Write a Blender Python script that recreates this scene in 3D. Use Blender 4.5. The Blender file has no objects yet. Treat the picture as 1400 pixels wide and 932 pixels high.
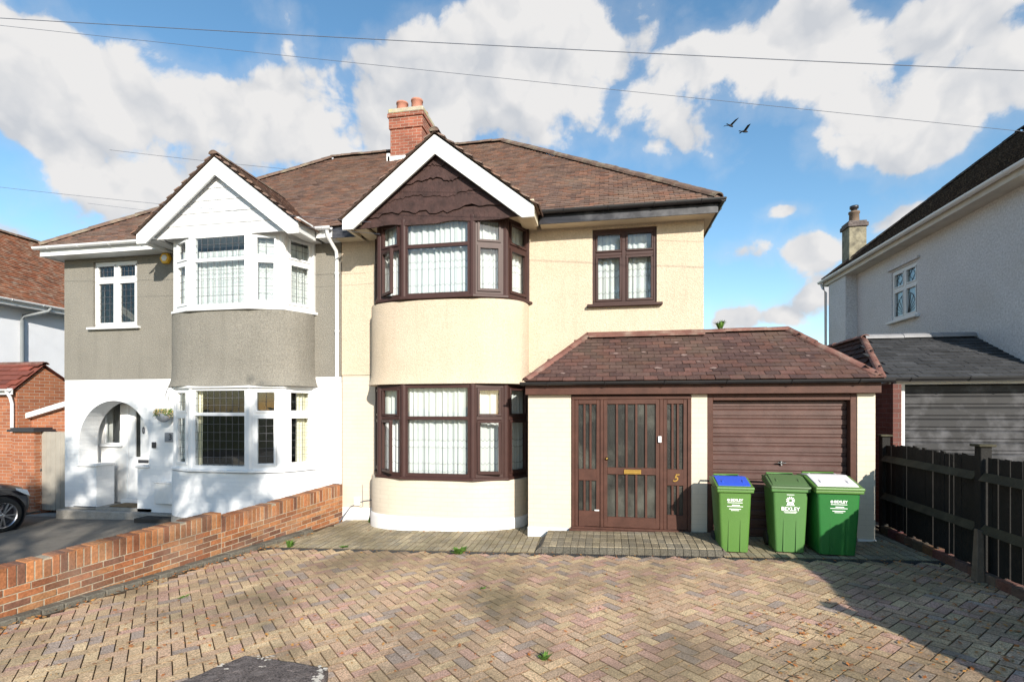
import bpy, bmesh, math, random
from mathutils import Vector, Matrix
R = math.radians
random.seed(7)
scene = bpy.context.scene
col = scene.collection
# ------------------------------------------------------------------ camera, world, sun, exposure
YAW = 10.5
cd = bpy.data.cameras.new('camera'); cam = bpy.data.objects.new('camera', cd); col.objects.link(cam)
cam.location = (0, 0, 2.0); cam.rotation_euler = (R(90), 0, R(YAW))
cd.sensor_width = 36; cd.lens = 18; cd.shift_y = 94/1400; cd.clip_start = .05; cd.clip_end = 3000
scene.camera = cam
SUN = Vector((1.15, -1.95, 1.0)).normalized()
EL = math.asin(SUN.z); AZ = math.atan2(SUN.x, SUN.y)
scene.view_settings.view_transform = 'Standard'; scene.view_settings.look = 'None'
scene.view_settings.gamma = 1; scene.view_settings.use_curve_mapping = False
scene.view_settings.exposure = 0.60
world = bpy.data.worlds.new('World'); scene.world = world; world.use_nodes = True

def nodes_of(x): return x.node_tree.nodes, x.node_tree.links
def build_world():
    n, l = nodes_of(world)
    n.clear()
    out = n.new('ShaderNodeOutputWorld')
    sky = n.new('ShaderNodeTexSky'); sky.sky_type = 'NISHITA'; sky.sun_disc = False
    sky.sun_elevation = EL; sky.sun_rotation = AZ; sky.altitude = 50; sky.air_density = 1.0; sky.dust_density = .35; sky.ozone_density = 1.2
    bgs = n.new('ShaderNodeBackground'); bgs.inputs[1].default_value = .14
    hs = n.new('ShaderNodeHueSaturation'); hs.inputs['Saturation'].default_value = 1.18; hs.inputs['Hue'].default_value = .492; hs.inputs['Value'].default_value = 1.0
    l.new(sky.outputs[0], hs.inputs['Color']); l.new(hs.outputs[0], bgs.inputs[0])
    bgc = n.new('ShaderNodeBackground')
    tc = n.new('ShaderNodeTexCoord')
    def vm(op, a, b=None):
        v = n.new('ShaderNodeVectorMath'); v.operation = op
        for i, x in enumerate((a, b)):
            if x is None: continue
            if isinstance(x, (tuple, list, Vector)): v.inputs[i].default_value = tuple(x)
            else: l.new(x, v.inputs[i])
        return v
    def mt(op, a, b=None, c=None, clamp=False):
        m = n.new('ShaderNodeMath'); m.operation = op; m.use_clamp = clamp
        for i, x in enumerate((a, b, c)):
            if x is None: continue
            if isinstance(x, (int, float)): m.inputs[i].default_value = x
            else: l.new(x, m.inputs[i])
        return m.outputs[0]
    d = vm('NORMALIZE', tc.outputs['Generated']).outputs[0]
    nz = n.new('ShaderNodeTexNoise'); nz.inputs['Scale'].default_value = 4.2; nz.inputs['Distortion'].default_value = .35; nz.inputs['Detail'].default_value = 9; nz.inputs['Roughness'].default_value = .62
    l.new(d, nz.inputs['Vector'])
    nz2 = n.new('ShaderNodeTexNoise'); nz2.inputs['Scale'].default_value = 13; nz2.inputs['Distortion'].default_value = .3; nz2.inputs['Detail'].default_value = 8; nz2.inputs['Roughness'].default_value = .62
    l.new(d, nz2.inputs['Vector'])
    # banks of cumulus, each a soft lump in a direction of the sky: azimuth, elevation, widths (degrees), tilt, weight
    lumps = CLOUDS
    total = None
    for (az, el, wa, we, tilt, wt) in lumps:
        a, e = R(az), R(el)
        c = Vector((math.sin(a)*math.cos(e), math.cos(a)*math.cos(e), math.sin(e)))
        ea = Vector((math.cos(a), -math.sin(a), 0)); ee = c.cross(ea); ee = ee if ee.z > 0 else -ee
        ct, st = math.cos(R(tilt)), math.sin(R(tilt))
        e1 = ea*ct + ee*st; e2 = ee*ct - ea*st
        p = vm('SUBTRACT', d, c).outputs[0]
        q1 = vm('DOT_PRODUCT', p, e1/R(wa)).outputs['Value']; q2 = vm('DOT_PRODUCT', p, e2/R(we)).outputs['Value']
        r2 = mt('ADD', mt('MULTIPLY', q1, q1), mt('MULTIPLY', q2, q2))
        dc = vm('DOT_PRODUCT', p, c).outputs['Value']
        r2 = mt('ADD', r2, mt('MULTIPLY', mt('MULTIPLY', dc, dc), 40))
        g = mt('MULTIPLY', mt('EXPONENT', mt('MULTIPLY', r2, -1)), wt)
        total = g if total is None else mt('ADD', total, g)
    nn = mt('ADD', mt('MULTIPLY', mt('SUBTRACT', nz.outputs[0], .5), 1.5), mt('MULTIPLY', mt('SUBTRACT', nz2.outputs[0], .5), 1.5))
    wob = n.new('ShaderNodeTexNoise'); wob.inputs['Scale'].default_value = 7; wob.inputs['Detail'].default_value = 5; l.new(d, wob.inputs['Vector'])
    P = vm('ADD', d, vm('MULTIPLY', vm('SUBTRACT', wob.outputs['Color'], (.5, .5, .5)).outputs[0], (.16, .16, .16)).outputs[0]).outputs[0]
    def puffs(vec, fine=True):
        t = None
        for sc_, w_ in ((8, 1.0), (17, .55), (38, .26))[:3 if fine else 2]:
            v = n.new('ShaderNodeTexVoronoi'); v.feature = 'F1'; v.inputs['Scale'].default_value = sc_
            l.new(vec, v.inputs['Vector'])
            q = mt('MULTIPLY', mt('SUBTRACT', .45, v.outputs['Distance']), w_); t = q if t is None else mt('ADD', t, q)
        return t
    pf = puffs(P); pf2 = puffs(vm('ADD', P, (.012, -.004, .03)).outputs[0], False)
    dens = mt('ADD', mt('ADD', mt('MINIMUM', mt('MULTIPLY', total, .93), 1.0), mt('MULTIPLY', nn, .62)), mt('MULTIPLY', pf, .62))
    mr = n.new('ShaderNodeMapRange'); mr.interpolation_type = 'SMOOTHSTEP'; mr.inputs[1].default_value = .45; mr.inputs[2].default_value = .74
    l.new(dens, mr.inputs[0])
    sh = n.new('ShaderNodeTexNoise'); sh.inputs['Scale'].default_value = 5.5; sh.inputs['Detail'].default_value = 6; sh.inputs['Roughness'].default_value = .55
    off = vm('ADD', d, (.03, -.02, .06)).outputs[0]; l.new(off, sh.inputs['Vector'])
    cr = n.new('ShaderNodeValToRGB'); cr.color_ramp.elements[0].position = .34; cr.color_ramp.elements[0].color = (.70, .73, .78, 1)
    cr.color_ramp.elements[1].position = .62; cr.color_ramp.elements[1].color = (.97, .96, .955, 1)
    rel = mt('ADD', mt('ADD', mt('MULTIPLY', mt('SUBTRACT', pf, pf2), .5), mt('MULTIPLY', sh.outputs[0], .8)), .13)
    l.new(rel, cr.inputs[0]); l.new(cr.outputs[0], bgc.inputs[0]); bgc.inputs[1].default_value = .575
    mx = n.new('ShaderNodeMixShader')
    mr2 = n.new('ShaderNodeMapRange'); mr2.interpolation_type = 'SMOOTHSTEP'; mr2.inputs[1].default_value = .12; mr2.inputs[2].default_value = .62; mr2.inputs[4].default_value = .2; l.new(dens, mr2.inputs[0])
    l.new(mt('MAXIMUM', mr.outputs[0], mr2.outputs[0]), mx.inputs[0]); l.new(bgs.outputs[0], mx.inputs[1]); l.new(bgc.outputs[0], mx.inputs[2])
    l.new(mx.outputs[0], out.inputs[0])
def ang(u, v, wu, wv, tilt=0, wt=.8):          # sky direction seen at that place of the 1400 px photograph
    h = math.hypot(700, u-700)
    az = math.degrees(math.atan((u-700)/700)) - YAW; el = math.degrees(math.atan2(560-v, h))
    return (az, el, math.degrees(wu/h*math.cos(R(el)))*700/h if False else math.degrees(wu/math.hypot(h, 560-v))*.95, math.degrees(wv/math.hypot(h, 560-v))*.95, tilt, wt)
CLOUDS = [ang(*a) for a in [
    (40, 70, 130, 80, 0, .95), (150, 165, 110, 60, -35, .9), (230, 235, 100, 55, -20, .85), (10, 180, 60, 30, 0, .35),
    (330, 150, 110, 60, 10, .8), (450, 170, 130, 80, 10, 1.0), (505, 160, 60, 90, 0, .6), (590, 130, 130, 75, 10, 1.05), (720, 95, 120, 90, 0, 1.05),
    (760, 190, 110, 45, 0, .6), (850, 75, 110, 60, 0, .75), (930, 190, 90, 45, -15, .75), (1010, 65, 110, 50, 10, .85), (1110, 50, 80, 50, 0, .85),
    (1280, 40, 110, 50, 0, .9), (1370, 110, 80, 60, 0, .85), (1180, 150, 100, 50, -20, .85), (1220, 205, 100, 45, -10, .85), (1060, 120, 50, 30, 20, .4),
    (1072, 287, 34, 14, 0, .95), (1005, 345, 50, 22, 0, .85), (1110, 345, 45, 30, 0, .9), (1225, 300, 50, 24, 20, .85), (1050, 430, 90, 26, 0, .95), (1130, 395, 50, 22, 0, .8),
    (20, 320, 45, 20, 0, .75), (170, 270, 110, 40, -15, .45), (700, 0, 120, 30, 0, .5), (130, 300, 60, 25, 20, .35)]]
CLOUDS += [(60, 25, 22, 9, 0, .9), (-75, 22, 20, 9, 0, .8), (170, 30, 28, 10, 0, .7)]
build_world()
sd = bpy.data.lights.new('sun', 'SUN'); sd.energy = 5.0; sd.angle = R(.53); sd.color = (1, .93, .82)
so = bpy.data.objects.new('sun', sd); col.objects.link(so); so.location = (10, -15, 20)
so.rotation_euler = (-SUN).to_track_quat('-Z', 'Y').to_euler()

# ------------------------------------------------------------------ helpers
def X(u, y): return math.tan(math.atan((u-700)/700) - R(YAW))*y
def Z(u, v, y):
    x = X(u, y); D = -x*math.sin(R(YAW)) + y*math.cos(R(YAW)); return 2 + (560-v)/700*D
def gz(x): return .04 + .03*x

class MB:
    def __init__(s): s.starts = []; s.v = []; s.f = []; s.c = []; s.sm = []
    def add(s, verts, faces, c=(1, 1, 1), M=None, sm=False):
        b = len(s.v); s.starts.append(b)
        for p in verts:
            p = Vector(p)
            if M is not None: p = M @ p
            s.v.append(p)
        for f in faces:
            s.f.append([b+i for i in f]); s.c.append(c); s.sm.append(sm)
    def box(s, x0, x1, y0, y1, z0, z1, M=None, c=(1, 1, 1)):
        s.add([(x0, y0, z0), (x1, y0, z0), (x1, y1, z0), (x0, y1, z0), (x0, y0, z1), (x1, y0, z1), (x1, y1, z1), (x0, y1, z1)],
              [(0, 3, 2, 1), (4, 5, 6, 7), (0, 1, 5, 4), (1, 2, 6, 5), (2, 3, 7, 6), (3, 0, 4, 7)], c, M)
    def poly(s, pts, c=(1, 1, 1), M=None): s.add(pts, [list(range(len(pts)))], c, M)
    def prism(s, pts, axis, a, b, M=None, c=(1, 1, 1)):       # pts 2D; axis 'y': (x,z) extruded along y ; 'x': (y,z) ; 'z': (x,y)
        n = len(pts)
        def mk(p, t):
            return {'y': (p[0], t, p[1]), 'x': (t, p[0], p[1]), 'z': (p[0], p[1], t)}[axis]
        vs = [mk(p, a) for p in pts] + [mk(p, b) for p in pts]
        fs = [list(range(n)), list(range(2*n-1, n-1, -1))] + [(i, i+n, (i+1) % n + n, (i+1) % n) for i in range(n)]
        s.add(vs, fs, c, M)
    def tube(s, pts, r, n=8, sm=True, c=(1, 1, 1), caps=True):
        pts = [Vector(p) for p in pts]; rings = []
        vs = []
        for i, p in enumerate(pts):
            t = (pts[min(i+1, len(pts)-1)] - pts[max(i-1, 0)]).normalized()
            a = t.cross(Vector((0, 0, 1)))
            if a.length < .05: a = t.cross(Vector((0, 1, 0)))
            a.normalize(); b = t.cross(a)
            rr = r[i] if isinstance(r, (list, tuple)) else r
            for k in range(n):
                an = 2*math.pi*k/n; vs.append(p + (a*math.cos(an) + b*math.sin(an))*rr)
        fs = []
        for i in range(len(pts)-1):
            for k in range(n):
                fs.append((i*n+k, i*n+(k+1) % n, (i+1)*n+(k+1) % n, (i+1)*n+k))
        s.add(vs, fs, c, None, sm)
        if caps:
            s.add(vs[:n], [list(range(n))], c); s.add(vs[-n:], [list(range(n))], c)
    def lathe(s, prof, cx, cy, n=20, M=None, c=(1, 1, 1), sm=True, sx=1, sy=1):   # prof: (r,z)
        vs = []
        for (r, z) in prof:
            for k in range(n):
                a = 2*math.pi*k/n; vs.append((cx+r*math.cos(a)*sx, cy+r*math.sin(a)*sy, z))
        fs = [(i*n+k, i*n+(k+1) % n, (i+1)*n+(k+1) % n, (i+1)*n+k) for i in range(len(prof)-1) for k in range(n)]
        s.add(vs, fs, c, M, sm)
    def build(s, name, m, parent=None, bevel=0, fixn=True, seg=1, local=False):
        me = bpy.data.meshes.new(name)
        me.from_pydata([tuple(p) for p in s.v], [], s.f)
        ca = me.color_attributes.new('Col', 'FLOAT_COLOR', 'CORNER')
        buf = []
        for p in me.polygons:
            c = s.c[p.index]; buf += [c[0], c[1], c[2], 1]*p.loop_total
        ca.data.foreach_set('color', buf)
        me.polygons.foreach_set('use_smooth', s.sm)
        if fixn:
            bm = bmesh.new(); bm.from_mesh(me)
            bmesh.ops.remove_doubles(bm, verts=bm.verts, dist=1e-5) if bevel or 'wall' in name else None
            bmesh.ops.recalc_face_normals(bm, faces=bm.faces)
            bm.to_mesh(me); bm.free()
        o = bpy.data.objects.new(name, me); col.objects.link(o)
        if m: me.materials.append(m)
        if parent is not None:
            o.parent = parent
            if not local and parent.type == 'EMPTY': o.matrix_parent_inverse = Matrix.Translation(parent.location).inverted()
        if bevel:
            b = o.modifiers.new('bevel', 'BEVEL'); b.width = bevel; b.segments = seg; b.limit_method = 'ANGLE'; b.angle_limit = R(35)
        return o
def split_build(mb, name, m, parent, **k):     # every separate box becomes a part of its own
    out = []; f0 = 0; v0 = 0; n = len(mb.f)
    groups = {}
    for i, f in enumerate(mb.f):
        p = [q for q in mb.starts if q <= min(f)][-1]; groups.setdefault(p, []).append(i)
    for p, fi in sorted(groups.items()):
        e = [q for q in mb.starts if q > p]; e = e[0] if e else len(mb.v)
        b2 = MB(); b2.v = mb.v[p:e]; b2.f = [[q-p for q in mb.f[i]] for i in fi]; b2.c = [mb.c[i] for i in fi]; b2.sm = [mb.sm[i] for i in fi]
        out.append(b2.build(name, m, parent, **k))
    return out
def thing(name, label, cat, loc=(0, 0, 0), rz=0, group=None):
    o = bpy.data.objects.new(name, None); col.objects.link(o); o.location = loc; o.rotation_euler = (0, 0, rz)
    o.empty_display_size = .2; o['label'] = label; o['category'] = cat
    if group: o['group'] = group
    return o
def tag(o, label, cat, group=None, kind=None):
    if label: o['label'] = label
    if cat: o['category'] = cat
    if group: o['group'] = group
    if kind: o['kind'] = kind
    return o
def structure(o, label=None): o['kind'] = 'structure'; return o

# ------------------------------------------------------------------ materials
def mat(name, base, rough=.8, var=.12, vscale=3.0, bump=0, bscale=40, attr=False, spec=.3, metal=0, coat=0, dark=None, dscale=.6, damt=.5, bdist=.01, fine=0, fscale=60, dlo=.48, streak=0):
    """procedural surface: base colour, broad noise variation, optional stain colour, bump"""
    m = bpy.data.materials.new(name); m.use_nodes = True
    n, l = nodes_of(m); b = n['Principled BSDF']
    b.inputs['Roughness'].default_value = rough; b.inputs['Metallic'].default_value = metal
    b.inputs['Specular IOR Level'].default_value = spec; b.inputs['Coat Weight'].default_value = coat
    tc = n.new('ShaderNodeTexCoord'); 
    nz = n.new('ShaderNodeTexNoise'); nz.inputs['Scale'].default_value = vscale; nz.inputs['Detail'].default_value = 6; nz.inputs['Roughness'].default_value = .65
    l.new(tc.outputs['Object'], nz.inputs['Vector'])
    mr = n.new('ShaderNodeMapRange'); mr.inputs[1].default_value = .25; mr.inputs[2].default_value = .75
    mr.inputs[3].default_value = 1-var; mr.inputs[4].default_value = 1+var; l.new(nz.outputs[0], mr.inputs[0])
    mul = n.new('ShaderNodeMix'); mul.data_type = 'RGBA'; mul.blend_type = 'MULTIPLY'; mul.inputs[0].default_value = 1
    mul.inputs[6].default_value = (*base, 1)
    l.new(mr.outputs[0], mul.inputs[7])
    c = mul.outputs[2]
    if fine:
        fz = n.new('ShaderNodeTexNoise'); fz.inputs['Scale'].default_value = fscale; fz.inputs['Detail'].default_value = 3
        l.new(tc.outputs['Object'], fz.inputs['Vector'])
        m2 = n.new('ShaderNodeMapRange'); m2.inputs[1].default_value = .3; m2.inputs[2].default_value = .7; m2.inputs[3].default_value = 1-fine; m2.inputs[4].default_value = 1+fine
        l.new(fz.outputs[0], m2.inputs[0])
        x = n.new('ShaderNodeMix'); x.data_type = 'RGBA'; x.blend_type = 'MULTIPLY'; x.inputs[0].default_value = 1
        l.new(c, x.inputs[6]); l.new(m2.outputs[0], x.inputs[7]); c = x.outputs[2]
    if streak:       # rain streaks and grime running down the face
        mp2 = n.new('ShaderNodeMapping'); mp2.inputs['Scale'].default_value = (7, 7, .55); l.new(tc.outputs['Object'], mp2.inputs[0])
        sz_ = n.new('ShaderNodeTexNoise'); sz_.inputs['Scale'].default_value = 1; sz_.inputs['Detail'].default_value = 5; l.new(mp2.outputs[0], sz_.inputs['Vector'])
        m4 = n.new('ShaderNodeMapRange'); m4.inputs[1].default_value = .5; m4.inputs[2].default_value = .75; m4.inputs[3].default_value = 1; m4.inputs[4].default_value = 1-streak*1.6
        l.new(sz_.outputs[0], m4.inputs[0])
        x = n.new('ShaderNodeMix'); x.data_type = 'RGBA'; x.blend_type = 'MULTIPLY'; x.inputs[0].default_value = 1
        l.new(c, x.inputs[6]); l.new(m4.outputs[0], x.inputs[7]); c = x.outputs[2]
    if attr:
        at = n.new('ShaderNodeAttribute'); at.attribute_name = 'Col'
        x = n.new('ShaderNodeMix'); x.data_type = 'RGBA'; x.blend_type = 'MULTIPLY'; x.inputs[0].default_value = 1
        l.new(c, x.inputs[6]); l.new(at.outputs['Color'], x.inputs[7]); c = x.outputs[2]
    if dark:
        dz = n.new('ShaderNodeTexNoise'); dz.inputs['Scale'].default_value = dscale; dz.inputs['Detail'].default_value = 8; dz.inputs['Roughness'].default_value = .6
        mp = n.new('ShaderNodeMapping'); mp.inputs['Location'].default_value = (3.1, 7.7, 1.3); l.new(tc.outputs['Object'], mp.inputs[0]); l.new(mp.outputs[0], dz.inputs['Vector'])
        m3 = n.new('ShaderNodeMapRange'); m3.inputs[1].default_value = dlo; m3.inputs[2].default_value = dlo+.24; m3.inputs[3].default_value = 0; m3.inputs[4].default_value = damt
        l.new(dz.outputs[0], m3.inputs[0])
        x = n.new('ShaderNodeMix'); x.data_type = 'RGBA'; l.new(m3.outputs[0], x.inputs[0]); l.new(c, x.inputs[6]); x.inputs[7].default_value = (*dark, 1); c = x.outputs[2]
    l.new(c, b.inputs['Base Color'])
    m['tail'] = 1
    if bump:
        bz = n.new('ShaderNodeTexNoise'); bz.inputs['Scale'].default_value = bscale; bz.inputs['Detail'].default_value = 4; bz.inputs['Roughness'].default_value = .6
        l.new(tc.outputs['Object'], bz.inputs['Vector'])
        bp = n.new('ShaderNodeBump'); bp.inputs['Strength'].default_value = bump; bp.inputs['Distance'].default_value = bdist
        l.new(bz.outputs[0], bp.inputs['Height']); l.new(bp.outputs[0], b.inputs['Normal'])
    return m
def brick_mat(name, c1, c2, mortar, bw=.225, bh=.075, ms=.010, bump=.6, axis='xz', rough=.85, var=.15, paint=False):
    """procedural bricks laid on a vertical face"""
    m = mat(name, (1, 1, 1), rough, var, 2.5)
    n, l = nodes_of(m); b = n['Principled BSDF']
    tc = [x for x in n if x.type == 'TEX_COORD'][0]
    sp = n.new('ShaderNodeSeparateXYZ'); l.new(tc.outputs['Object'], sp.inputs[0])
    cb = n.new('ShaderNodeCombineXYZ'); l.new(sp.outputs['X' if axis == 'xz' else 'Y'], cb.inputs[0]); l.new(sp.outputs['Z'], cb.inputs[1])
    if axis == 'both':
        ad = n.new('ShaderNodeMath'); ad.operation = 'ADD'; l.new(sp.outputs[0], ad.inputs[0]); l.new(sp.outputs[1], ad.inputs[1]); l.new(ad.outputs[0], cb.inputs[0])
    br = n.new('ShaderNodeTexBrick'); br.offset = .5
    br.inputs['Color1'].default_value = (*c1, 1); br.inputs['Color2'].default_value = (*c2, 1); br.inputs['Mortar'].default_value = (*mortar, 1)
    br.inputs['Scale'].default_value = 1; br.inputs['Mortar Size'].default_value = ms/2; br.inputs['Mortar Smooth'].default_value = .2
    br.inputs['Brick Width'].default_value = bw; br.inputs['Row Height'].default_value = bh; br.inputs['Bias'].default_value = 0
    l.new(cb.outputs[0], br.inputs['Vector'])
    mul = [x for x in n if x.type == 'MIX'][0]; l.new(br.outputs['Color'], mul.inputs[6])
    inv = n.new('ShaderNodeMath'); inv.operation = 'SUBTRACT'; inv.inputs[0].default_value = 1; l.new(br.outputs['Fac'], inv.inputs[1])
    nz = n.new('ShaderNodeTexNoise'); nz.inputs['Scale'].default_value = 45; nz.inputs['Detail'].default_value = 3; l.new(tc.outputs['Object'], nz.inputs['Vector'])
    ad = n.new('ShaderNodeMath'); ad.operation = 'MULTIPLY_ADD'; ad.inputs[1].default_value = .4; l.new(nz.outputs[0], ad.inputs[0]); l.new(inv.outputs[0], ad.inputs[2])
    bp = n.new('ShaderNodeBump'); bp.inputs['Strength'].default_value = bump; bp.inputs['Distance'].default_value = .008
    l.new(ad.outputs[0], bp.inputs['Height']); l.new(bp.outputs[0], b.inputs['Normal'])
    return m
M = {}
M['cream_render'] = mat('cream_pebbledash', (.53, .438, .333), .92, .06, 1.2, 1.0, 55, streak=.05, fine=.13, fscale=48, dark=(.42, .34, .23), dscale=.9, damt=.25, bdist=.014)
M['cream_brick'] = brick_mat('cream_painted_brick', (.57, .50, .405), (.555, .485, .39), (.51, .445, .355), bump=.35, ms=.008, rough=.7, var=.05, axis='both')
M['white_plinth'] = mat('white_plinth_paint', (.68, .68, .675), .7, .06, 4, .3, 30, dark=(.5, .47, .4), damt=.35, dscale=3)
M['grey_render'] = mat('grey_pebbledash', (.205, .192, .165), .93, .10, 1.5, 1.0, 55, streak=.07, fine=.25, fscale=50, bdist=.014)
M['white_brick'] = brick_mat('white_painted_brick', (.70, .71, .72), (.69, .70, .71), (.66, .67, .68), bump=.35, ms=.008, rough=.7, var=.05, axis='both')
M['upvc'] = mat('white_upvc', (.68, .69, .70), .35, .02, 3, spec=.5)
M['white_wood'] = mat('white_painted_timber', (.68, .69, .69), .55, .04, 3, .1, 30)
M['brown_frame'] = mat('brown_window_frame', (.046, .021, .018), .5, .15, 5, spec=.3)
M['brown_timber'] = mat('brown_stained_timber', (.070, .030, .021), .55, .3, 6, .2, 50, spec=.25)
M['waney'] = mat('dark_waney_board', (.045, .023, .020), .7, .5, 7, 1.0, 22, spec=.3)
M['garage_brown'] = mat('brown_garage_door_paint', (.078, .040, .033), .5, .3, 4, .15, 30, spec=.35, dark=(.15, .09, .08), dscale=2.5, damt=.4)
M['black_plastic'] = mat('black_plastic', (.018, .018, .020), .4, .1, 5, spec=.5)
M['black_paint'] = mat('black_fascia_paint', (.012, .012, .017), .45, .3, 5, spec=.4, dark=(.3, .3, .32), dscale=3, damt=.25)
M['soffit_cream'] = mat('cream_soffit', (.62, .54, .40), .7, .08, 3)
M['tile_brown'] = mat('clay_roof_tile', (.178, .116, .093), .85, .12, 1.2, .4, 60, attr=True, dark=(.30, .27, .21), dscale=1.1, damt=.25, fine=.18, fscale=35)
M['tile_orange'] = mat('orange_roof_tile', (.20, .085, .045), .85, .2, 1.2, .4, 60, attr=True, dark=(.42, .38, .30), dscale=6, damt=.5)
M['tile_red'] = mat('red_concrete_tile', (.088, .050, .043), .8, .2, 1.5, .5, 50, attr=True, fine=.2, fscale=30, dark=(.11, .085, .06), dscale=1.5, damt=.5)
M['ridge_tile'] = mat('ridge_tile', (.13, .085, .065), .85, .25, 5, .5, 40, attr=True, dark=(.30, .28, .2), dscale=5, damt=.6)
M['ridge_red'] = mat('red_ridge_tile', (.15, .070, .055), .8, .25, 5, .5, 40, attr=True, dark=(.30, .25, .2), dscale=5, damt=.5)
M['slate'] = mat('dark_grey_tile', (.040, .041, .044), .75, .2, 2, .4, 50, attr=True, fine=.2, fscale=30)
M['tile_dark'] = mat('dark_mossy_tile', (.035, .025, .022), .9, .3, 3, .5, 40, dark=(.25, .2, .15), dscale=25, damt=.7, attr=True)
M['concrete'] = mat('concrete', (.30, .28, .25), .9, .2, 5, .6, 50, dark=(.12, .11, .09), dscale=2, damt=.6, fine=.2, fscale=70)
M['lichen'] = mat('lichen_concrete', (.38, .34, .26), .9, .25, 5, .8, 25, dark=(.45, .42, .10), dscale=3.2, damt=.8)
M['chimney_brick'] = brick_mat('chimney_brick', (.30, .10, .06), (.20, .065, .04), (.36, .30, .24), axis='both', var=.3)
M['stock_brick'] = brick_mat('orange_brick', (.35, .135, .065), (.26, .09, .045), (.36, .30, .24), axis='both', var=.2)
M['red_brick'] = brick_mat('dark_red_brick', (.13, .05, .04), (.10, .04, .032), (.13, .10, .09), axis='both', var=.25)
M['brick'] = mat('wall_brick', (1, 1, 1), .85, .22, 9, .6, 45, attr=True, dark=(.20, .14, .11), dscale=2.2, damt=.55, fine=.22, fscale=40)
M['mortar'] = mat('mortar', (.33, .28, .21), .95, .2, 8, .5, 60, fine=.2)
M['pot'] = mat('terracotta_pot', (.42, .19, .135), .8, .15, 6, .2, 30)
M['paver'] = mat('block_paving', (1, 1, 1), .9, .16, 2.2, .7, 90, attr=True, dark=(.12, .095, .055), dscale=.8, damt=.85, fine=.55, fscale=85, bdist=.006, dlo=.46)
M['joint'] = mat('paving_joint_sand', (.06, .042, .025), .95, .4, 4, .6, 60, dark=(.17, .07, .022), dscale=2, damt=.5)
M['asphalt'] = mat('dark_drive', (.15, .135, .115), .9, .25, 2, .7, 80, fine=.3, fscale=90)
M['road'] = mat('asphalt_road', (.05, .05, .05), .9, .2, 2, .5, 80, fine=.25)
M['soil'] = mat('garden_ground', (.07, .085, .035), .95, .3, 2, .6, 30)
M['kerbstone'] = mat('dark_edging_block', (.115, .105, .085), .9, .3, 4, .7, 50, fine=.25, attr=True)
M['drain'] = mat('drain_grating', (.05, .05, .05), .6, .2, 10)
M['white_render'] = mat('white_rough_render', (.62, .64, .68), .92, .06, 1.4, .8, 60, fine=.07)
M['grey_white_render'] = mat('off_white_pebbledash', (.60, .60, .61), .93, .06, 1.0, 1.0, 30, fine=.18, fscale=28, dark=(.45, .42, .38), dscale=.8, damt=.3, bdist=.02)
M['garage_black'] = mat('weathered_black_door', (.022, .022, .024), .6, .2, 3, .1, 20, dark=(.11, .11, .12), dscale=3.5, damt=.7)
M['fence_black'] = mat('black_creosoted_timber', (.012, .011, .010), .8, .4, 6, .6, 40)
M['fence_rail'] = mat('mossy_dark_rail', (.05, .045, .028), .85, .4, 6, .6, 40)
M['old_wood'] = mat('weathered_post_stub', (.13, .10, .075), .9, .3, 6, .6, 40)
M['bin_green'] = mat('light_green_bin_plastic', (.078, .18, .033), .45, .06, 3, .12, 60, spec=.5)
M['bin_olive'] = mat('mid_green_bin_plastic', (.072, .18, .046), .5, .06, 3, .12, 60, spec=.5)
M['bin_deep'] = mat('deep_green_bin_plastic', (.016, .135, .025), .45, .06, 3, .12, 60, spec=.5)
M['bin_dark'] = mat('dark_green_bin_lid', (.075, .135, .05), .5, .06, 3, .12, 60, spec=.5)
M['lid_blue'] = mat('blue_lid_plastic', (.03, .085, .52), .4, .05, 3, spec=.5)
M['lid_white'] = mat('white_lid_plastic', (.66, .64, .64), .45, .03, 3, spec=.5)
M['rubber'] = mat('black_rubber', (.02, .02, .02), .8, .1, 5)
M['print_white'] = mat('white_print', (.85, .87, .85), .6, .01, 3)
M['brass'] = mat('brass', (.70, .45, .13), .3, .1, 10, metal=1)
M['chrome'] = mat('chrome', (.75, .75, .76), .2, .02, 10, metal=1)
M['car_paint'] = mat('dark_car_paint', (.014, .011, .016), .35, .05, 3, spec=.4, coat=.3)
M['alloy'] = mat('silver_alloy', (.55, .55, .57), .3, .05, 3, metal=1)
M['lamp_lens'] = mat('headlight_lens', (.6, .64, .7), .1, .1, 20, spec=.8, coat=1)
M['gate_wood'] = mat('grey_boarded_gate', (.30, .275, .235), .8, .15, 3, .3, 20)
M['slate_sign'] = mat('grey_slate_plaque', (.22, .23, .25), .5, .1, 5)
M['dark_metal'] = mat('dark_metal', (.03, .03, .035), .4, .1, 8, spec=.5)
M['yellow'] = mat('amber_alarm_casing', (.75, .42, .04), .5, .05, 3)
M['dark_interior'] = mat('dark_room', (.045, .04, .035), .95, .2, 1)
M['room'] = mat('pale_room', (.25, .22, .18), .95, .2, 1)
M['cream_curtain'] = mat('cream_curtain_cloth', (.70, .66, .50), .9, .05, 3)
M['mat_coir'] = mat('coir_mat', (.16, .11, .06), .95, .3, 20, .6, 80)
M['stone_dark'] = mat('dark_worn_stone', (.11, .09, .083), .9, .35, 8, .9, 70, fine=.7, fscale=80, dark=(.26, .22, .20), dscale=12, damt=.55)
M['stone_paint'] = mat('flaking_white_paint', (.55, .50, .43), .8, .3, 12, .5, 50)
M['bird'] = mat('dark_feathers', (.03, .03, .035), .8, .2, 5)
M['cable'] = mat('cable_sheath', (.10, .115, .15), .6, .1, 5)
M['lead'] = mat('lead_came', (.09, .09, .10), .5, .1, 10)
M['leadflash'] = mat('lead_flashing', (.22, .22, .23), .6, .2, 5)
M['leaf'] = mat('tree_leaf', (.06, .10, .025), .7, .3, 1, attr=True)
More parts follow.
